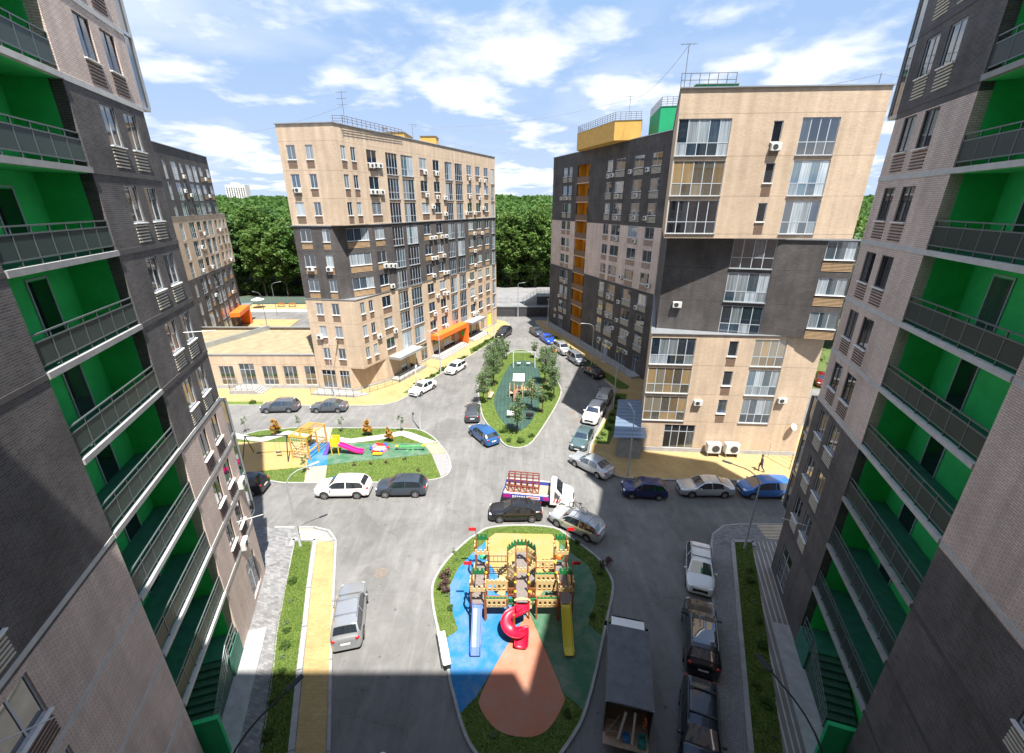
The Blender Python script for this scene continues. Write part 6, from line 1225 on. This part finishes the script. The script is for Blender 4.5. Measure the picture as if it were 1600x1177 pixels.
person((13.6,11.6,.1), R(20), 'person in dark clothes at the bottom right entrance', MATS['jacket_dark'], mat('trousers_navy', (.02,.025,.07), .8), MATS['skin'], MATS['hair_dark'])
t = thing('litter_bin', 'pale round bin at the bottom right edge', 'bin', (12.75,11.05,.1)); ob('drum', MB().lathe([(.2,0),(.24,.05),(.26,.7),(.2,.72),(.19,.4)], 12).mesh('drum', conc), t); ob('rim', MB().lathe([(.27,.68),(.28,.74),(.22,.75)], 12).mesh('rim', metalg), t)
# ------------------------------------------------------------------ vegetation
def leaf_mesh(name, centers, radii, per, size, m, flat=.8):
    """leaf quads spread through clumps"""
    P = []; 
    for (c, r) in zip(centers, radii):
        k = max(4, int(per*(r/np.mean(radii))**2)); d = rng.normal(size=(k,3)); d /= np.linalg.norm(d, axis=1)[:,None]; rad = r*rng.uniform(.35,1,size=(k,1))**.55; P.append(np.array(c)+d*rad*np.array([1,1,flat]))
    P = np.concatenate(P); n = len(P); a = rng.normal(size=(n,3)); a[:,2] *= .6; a /= np.linalg.norm(a,axis=1)[:,None]; nrm = rng.normal(size=(n,3)); nrm[:,2] = abs(nrm[:,2])+.5; b_ = np.cross(nrm, a); b_ /= np.linalg.norm(b_,axis=1)[:,None]
    s = size*rng.uniform(.6,1.35,size=(n,1)); a *= s; b_ *= s*.62; V = np.stack([P-a, P-b_*.9+a*.1, P+a, P+b_*.9+a*.1], 1).reshape(-1,3)
    me = bpy.data.meshes.new(name); me.vertices.add(4*n); me.vertices.foreach_set('co', V.ravel()); me.loops.add(4*n); me.loops.foreach_set('vertex_index', np.arange(4*n)); me.polygons.add(n); me.polygons.foreach_set('loop_start', np.arange(0,4*n,4)); me.materials.append(m); me.update(calc_edges=True); me.validate(); return me
def tree_parts(h, cr, trunk_h, nclump, per, size, m, barkm, seed, shape='round', tr=.02, cl_r=(.22,.38)):
    global rng; rng = np.random.default_rng(seed); rd = random.Random(seed); b = MB(); top = Vector((rd.uniform(-.2,.2)*cr*.3, rd.uniform(-.2,.2)*cr*.3, h*.86)); r0 = h*tr
    b.tube([(0,0,-.05),(0,0,trunk_h*.5),tuple(Vector((0,0,trunk_h)).lerp(top,.1)),tuple(top)], [r0,r0*.8,r0*.65,r0*.15], 7); C_, Rr = [], []
    zc = trunk_h+(h-trunk_h)*.5; hz = (h-trunk_h)*.5
    for i in range(nclump):
        d = rng.normal(size=3); d /= np.linalg.norm(d); q = rng.uniform(.15,1)**.45; z = zc+d[2]*hz*q*.86
        f = 1.0 if shape == 'round' else max(.15, 1.0-.7*(z-trunk_h)/(h-trunk_h)); C_.append((d[0]*cr*q*.82*f, d[1]*cr*q*.82*f, z)); Rr.append(cr*rng.uniform(*cl_r)*(.5+.5*f))
        if i % 3 == 0 and q > .5: s = Vector((0,0,trunk_h*.75+(z-trunk_h*.75)*.35)); b.tube([tuple(s), tuple(s.lerp(Vector(C_[-1]),.55)+Vector((0,0,cr*.05))), C_[-1]], [r0*.4,r0*.22,r0*.08], 5, False)
    return b.mesh('trunk', barkm, 50), leaf_mesh('crown', C_, Rr, per, size, m)
bark = mat('bark', (.10,.075,.055), .9, noise=8, amp=.3); lf_forest = leaf('forest_leaf', (.05,.12,.022), (.12,.21,.045), .4); lf_forest2 = leaf('forest_leaf_light', (.075,.15,.03), (.16,.25,.06), .4); lf_forest3 = leaf('forest_leaf_deep', (.035,.095,.028), (.09,.165,.05), .35); lf_tree = leaf('young_leaf', (.09,.165,.06), (.18,.26,.12), .45); lf_light = leaf('light_leaf', (.12,.19,.085), (.20,.28,.14), .45); lf_shrub = leaf('shrub_leaf', (.04,.09,.015), (.09,.15,.03), .3); lf_dry = leaf('dry_conifer', (.34,.17,.03), (.48,.27,.06), .2); lf_purple = leaf('purple_leaf', (.06,.03,.03), (.11,.06,.05), .2)
def make_tree(name, label, parts, loc, rz, sc, group, cat='tree'):
    t = thing(name, label, cat, loc, rz, group); t.scale = (sc, sc, sc); ob('trunk', parts[0], t); ob('crown', parts[1], t); return t
# wood behind: individual trees on the near edge, one mass beyond
FP = [tree_parts(21, 5.0, 3.0, 190, 48, .34, lf, bark, s, 'round', .014, (.13,.26)) for s, lf in ((11,lf_forest),(12,lf_forest2),(13,lf_forest),(14,lf_forest3),(15,lf_forest2))]
rf = random.Random(5); n_ = 0
def forest(x, y, sc, label, grp, z=0):
    make_tree('forest_tree', label, FP[rf.randrange(5)], (x,y,z), rf.uniform(0,6.28), sc, grp)
def zone(x0, x1, y0, y1, step, label, grp, zf, lo=.95, hi=1.18):
    y = y0; row = 0
    while y < y1:
        x = x0+(step*.5 if row % 2 else 0)
        while x < x1: forest(x+rf.uniform(-1.6,1.6), y+rf.uniform(-1.6,1.6), rf.uniform(lo-.13,hi+.08), label, grp, zf(x,y)-.1); x += step
        y += step*.85; row += 1
zone(-26, 34, 127, 158, 6.2, 'tall green tree of the wood beyond the far street end', 'trees beyond the far street end', hill, 1.0, 1.2)
zone(-120, -34, 122, 150, 6.4, 'tall green tree of the wood behind the fence and lot', 'trees behind the fence on the left', hill, .95, 1.15)
zone(40, 66, 74, 118, 6.8, 'tall green tree behind the tan ended right block', 'trees behind the right block', lambda x, y: .05, .95, 1.15)
# undergrowth along the wood's edge: one mass
rng = np.random.default_rng(51)
cs = [(x, 123.0+rng.uniform(0,4), .8+hill(124,0)+rng.uniform(0,1.8)) for x in np.arange(-110,-33,.9)]+[(x, 125.5+rng.uniform(0,3), 2.6+rng.uniform(0,2.2)) for x in np.arange(-24,28,.8)]+[(40+rng.uniform(0,26), 62+rng.uniform(0,52), rng.uniform(.5,1.8)) for _ in range(70)]
tag(ob('undergrowth', leaf_mesh('undergrowth', cs, [1.5]*len(cs), 70, .28, lf_forest2)), 'low undergrowth at the foot of the wood', 'undergrowth', kind='stuff')
# beyond: one mass of canopy
b = MB(); b = None
rng = np.random.default_rng(77)
cs, rs = [], []
for y0, y1, n_t, w in ((155,210,560,150),(210,300,620,230),(300,480,700,380),(480,900,900,720),(900,2400,900,1600)):
    for _ in range(n_t):
        y = rng.uniform(y0,y1); x = rng.uniform(-w,w)
        cs.append((x,y,hill(y,x)+20*rng.uniform(.82,1.02)-2.5)); rs.append(4.4*(1+(y0-155)/260))
me = leaf_mesh('far_wood', cs, rs, 60, 1.6, lf_forest, .75)
V = np.empty(len(me.vertices)*3); me.vertices.foreach_get('co', V); V = V.reshape(-1,4,3); cc = V.mean(1, keepdims=True); V = cc+(V-cc)*np.clip(cc[:,:,1:2]/330,.55,5); me.vertices.foreach_set('co', V.ravel()); me.update()
tag(ob('far_wood', me), 'endless green canopy of the wood stretching to the horizon', 'wood', kind='stuff')
# trees on the island
IP = [tree_parts(4.9, 1.3, 1.0, 44, 34, .085, lf_tree, bark, 21, 'cone'), tree_parts(5.6, 1.6, .9, 60, 34, .085, lf_tree, bark, 22, 'cone'), tree_parts(4.4, 1.3, 1.0, 40, 30, .085, lf_light, bark, 23, 'cone'), tree_parts(3.2, .75, 1.1, 24, 40, .08, lf_tree, bark, 24)]
TI = [((-.87,68.7),3,'slim young tree at the left top of the tree island'),((-1.55,65.4),0,'second tree from the top on the left of the tree island'),((-2.3,62.4),1,'third tree down the left side of the tree island'),((-3.2,60.2),1,'fourth tree down the left side of the tree island'),((-2.6,57.3),1,'fifth tree, leaning over the tiles, on the left side'),((-3.6,54.6),2,'light green tree low on the left side of the tree island'),((-3.7,51.6),2,'lowest light green tree on the left side of the tree island'),
 ((3.7,69.4),3,'slim young tree at the right top of the tree island'),((4.9,67.3),3,'second slim tree on the right top of the tree island'),((6.0,62.4),2,'pale green tree jutting over the right kerb of the tree island'),((4.7,58.2),1,'bushy tree in the middle of the right side of the tree island'),((5.5,55.6),0,'tree beside the pale green one on the right of the tree island'),((5.5,53.0),2,'yellowish tree low on the right side of the tree island'),((3.75,48.6),3,'slender tree right of the spring rockers'),((2.4,49.4),2,'light green tree in front of the play tower'),((.6,43.6),0,'round tree at the near tip of the rubber tiles')]
for (x, y), k, l in TI: make_tree('young_tree', l, IP[k], (x,y,.1), rf.uniform(0,6), rf.uniform(.92,1.12)*(1.06 if k < 3 else 1), 'trees on the island')
def bush_parts(r, n, per, size, m, seed, hf=.8):
    global rng; rng = np.random.default_rng(seed); b = MB(); C_, Rr = [], []
    for i in range(n):
        a = rng.uniform(0,6.28); q = rng.uniform(0,1)**.5; z = r*hf*rng.uniform(.35,1.0)*(1-.4*q); C_.append((math.cos(a)*q*r*.7, math.sin(a)*q*r*.7, z)); Rr.append(r*.32); b.tube([(0,0,-.03),C_[-1]], [.015,.006], 4, False)
    return b.mesh('stems', bark), leaf_mesh('foliage', C_, Rr, per, size, m)
BP = [bush_parts(.45, 9, 40, .06, lf_shrub, 31), bush_parts(.6, 12, 40, .07, lf_shrub, 32), bush_parts(.35, 7, 30, .06, lf_light, 33), bush_parts(.5, 9, 22, .07, lf_purple, 34, 1.6)]
def bush(x, y, z, k, label, grp, sc=1, name='shrub'):
    t = thing(name, label, 'shrub', (x,y,z), rf.uniform(0,6.28), grp); t.scale = (sc,)*3; ob('stems', BP[k][0], t); ob('foliage', BP[k][1], t)
for i, (x, y) in enumerate(G['gbush']): bush(x, y, .12, (1,2,2,0,1,2,0,0,1)[i], f'{ORD[i]} green shrub along the left grass strip, counted from its lamp', 'shrubs on the left grass strip', .62)
for i, (x, y) in enumerate(G['rbush']): bush(x, y, .12, i % 3, f'{ORD[i]} shaded shrub along the right grass strip, counted from its lamp', 'shrubs on the right grass strip', .62)
for i, (x, y) in enumerate(G['fi_shrub']): bush(x, y, .1, (3,3,2,2,0,2,0,3,0,0,2,2,0)[i], f'{ORD[i]} low shrub on the castle playground lawn, counted from the upper left', 'shrubs on the castle playground lawn', (1.1 if i in (0,1,7) else .6))
for i, (x, y) in enumerate(G['midshrubs']): bush(x, y, .1, i % 2, f'{ORD[i]} shrub near the tip of the tree island', 'shrubs on the tree island', .9)
def rowb(A, B, n, label, grp, z=.118, sc=.9):
    for i in range(n): t = (i+.5)/n; bush(A[0]+(B[0]-A[0])*t+rf.uniform(-.15,.15), A[1]+(B[1]-A[1])*t+rf.uniform(-.2,.2), z, rf.randrange(2), label % ORD[i], grp, sc*rf.uniform(.8,1.2))
rowb((-14.2,55.6),(-7.8,70.2),12,'%s shrub of the verge beside the white cars, from the near end','shrubs in the left verge'); rowb((-6.6,73.0),(-3.4,81.8),9,'%s shrub of the far verge before the black off roader','shrubs in the far left verge')
rowb((8.3,82.3),(13.2,64.5),14,'%s shrub of the verge before the dark face, from the far end','shrubs in the right verge'); rowb((14.4,53.8),(10.0,42.2),7,'%s shrub of the shaded verge beside the shed, from the far end','shrubs in the shaded verge',.118,.8)
bush(9.6,42.4,.118,2,'pale shrub at the sunny tip of the shaded verge','shrubs in the shaded verge',1.3); bush(-33.5,51.5,.118,1,'dark shrub on the grass before the shops','shrubs before the shops',.9)
bush(-50,78,.1,0,'round shrub on paving in the lot behind the shops','shrubs in the lot',1.5); bush(-35,85,.1,1,'left big shrub beside the tan block in the lot','shrubs in the lot',2.2); bush(-32.5,86.5,.1,1,'right big shrub beside the tan block in the lot','shrubs in the lot',2.4)
# dry conifers and saplings on the small playground
CP = [tree_parts(2.1,.75,.15,30,60,.075,lf_dry,bark,41,'cone'), tree_parts(1.9,.65,.15,26,60,.075,lf_dry,bark,42,'cone')]
for (x, y), k, l in (((-26.3,43.2),0,'dry orange conifer at the left of the small playground'),((-16.0,43.0),0,'dry orange conifer above the sandpit path'),((-13.3,41.7),1,'dry orange conifer closest to the sandpit')): make_tree('dry_conifer', l, CP[k], (x,y,.1), rf.uniform(0,6), 1, 'dry conifers')
SP = tree_parts(2.4,.5,1.0,10,22,.07,lf_light,bark,43,'round',.01)
for (x, y), l in (((-30.0,43.8),'leaning sapling at the far left of the small playground'),((-24.1,44.2),'small leafy sapling above the climbing frame'),((-19.1,43.8),'bare sapling right of the striped path'),((-12.5,43.9),'bare sapling near the playground lamp'),((-19.6,35.6),'bare sapling on the lower lawn of the small playground')): make_tree('sapling', l, SP, (x,y,.1), rf.uniform(0,6), rf.uniform(.85,1.1), 'saplings')
for i, (x, y) in enumerate(((-15.5,37.0),(-14.0,37.2),(-12.5,37.4),(-10.8,38.0),(-9.0,36.0),(-24.3,34.9))): bush(x, y, .1, 3, f'{ORD[i]} tiny purple shrub on the lower lawn of the small playground', 'tiny purple shrubs', .45)

# grass blades on the lawns
def in_poly(x, y, P):
    ins = np.zeros(len(x), bool); n = len(P)
    for i in range(n):
        x0, y0 = P[i]; x1, y1 = P[(i+1) % n]; c = ((y0 > y) != (y1 > y)) & (x < (x1-x0)*(y-y0)/((y1-y0) or 1e-9)+x0); ins ^= c
    return ins
grassm = leaf('grass_blade', (.055,.115,.014), (.135,.20,.034), .3)
def grass(poly, excl, dens, h, z, label):
    P = np.array(poly); x0, y0 = P.min(0); x1, y1 = P.max(0); N_ = int((x1-x0)*(y1-y0)*dens); x = rng.uniform(x0,x1,N_); y = rng.uniform(y0,y1,N_); k = in_poly(x,y,poly)
    for e in excl: k &= ~in_poly(x,y,e)
    x, y = x[k], y[k]; n = len(x); a = rng.uniform(0,6.28,n); w = .012+.01*rng.random(n); hh = h*rng.uniform(.5,1.3,n); lx, ly = rng.normal(0,.4,n)*hh, rng.normal(0,.4,n)*hh; zz = np.full(n, z)
    V = np.stack([np.stack([x-np.cos(a)*w, y-np.sin(a)*w, zz],1), np.stack([x+np.cos(a)*w, y+np.sin(a)*w, zz],1), np.stack([x+lx, y+ly, zz+hh],1)],1).reshape(-1,3)
    me = bpy.data.meshes.new('grass'); me.vertices.add(3*n); me.vertices.foreach_set('co', V.ravel()); me.loops.add(3*n); me.loops.foreach_set('vertex_index', np.arange(3*n)); me.polygons.add(n); me.polygons.foreach_set('loop_start', np.arange(0,3*n,3)); me.materials.append(grassm); me.update(calc_edges=True)
    tag(ob('grass', me), label, 'grass', kind='stuff')
grass(inset(ccw(smooth_poly(G['front_island'],2)),.2), [G['fi_yellow'],G['fi_blue'],G['fi_green'],smooth_poly(G['fi_peach'],1)], 700, .06, .1, 'short grass round the castle playground')
grass(lgp, [], 900, .06, .12, 'short grass of the left strip'); grass(rgp, [], 900, .06, .12, 'short grass of the shaded right strip')
grass(inset(ccw(smooth_poly(G['left_island'],2)),.2), [G[k] for k in ('li_yellow','li_blue','li_green','li_stripe1','li_stripe2','li_white1','li_white2','li_gravel','li_sand')], 260, .08, .1, 'short grass of the small playground'); grass(inset(ccw(smooth_poly(G['mid_island'],2)),.2), [smooth_poly(G['mi_tile'],1)], 200, .09, .1, 'short grass of the tree island')
for P_, l in ((v1,'short grass of the left verge'),(v2,'short grass of the far left verge'),(fv1,'short grass of the right verge'),(fv2,'short grass of the shaded verge')): grass(P_, [], 160, .10, .118, l)
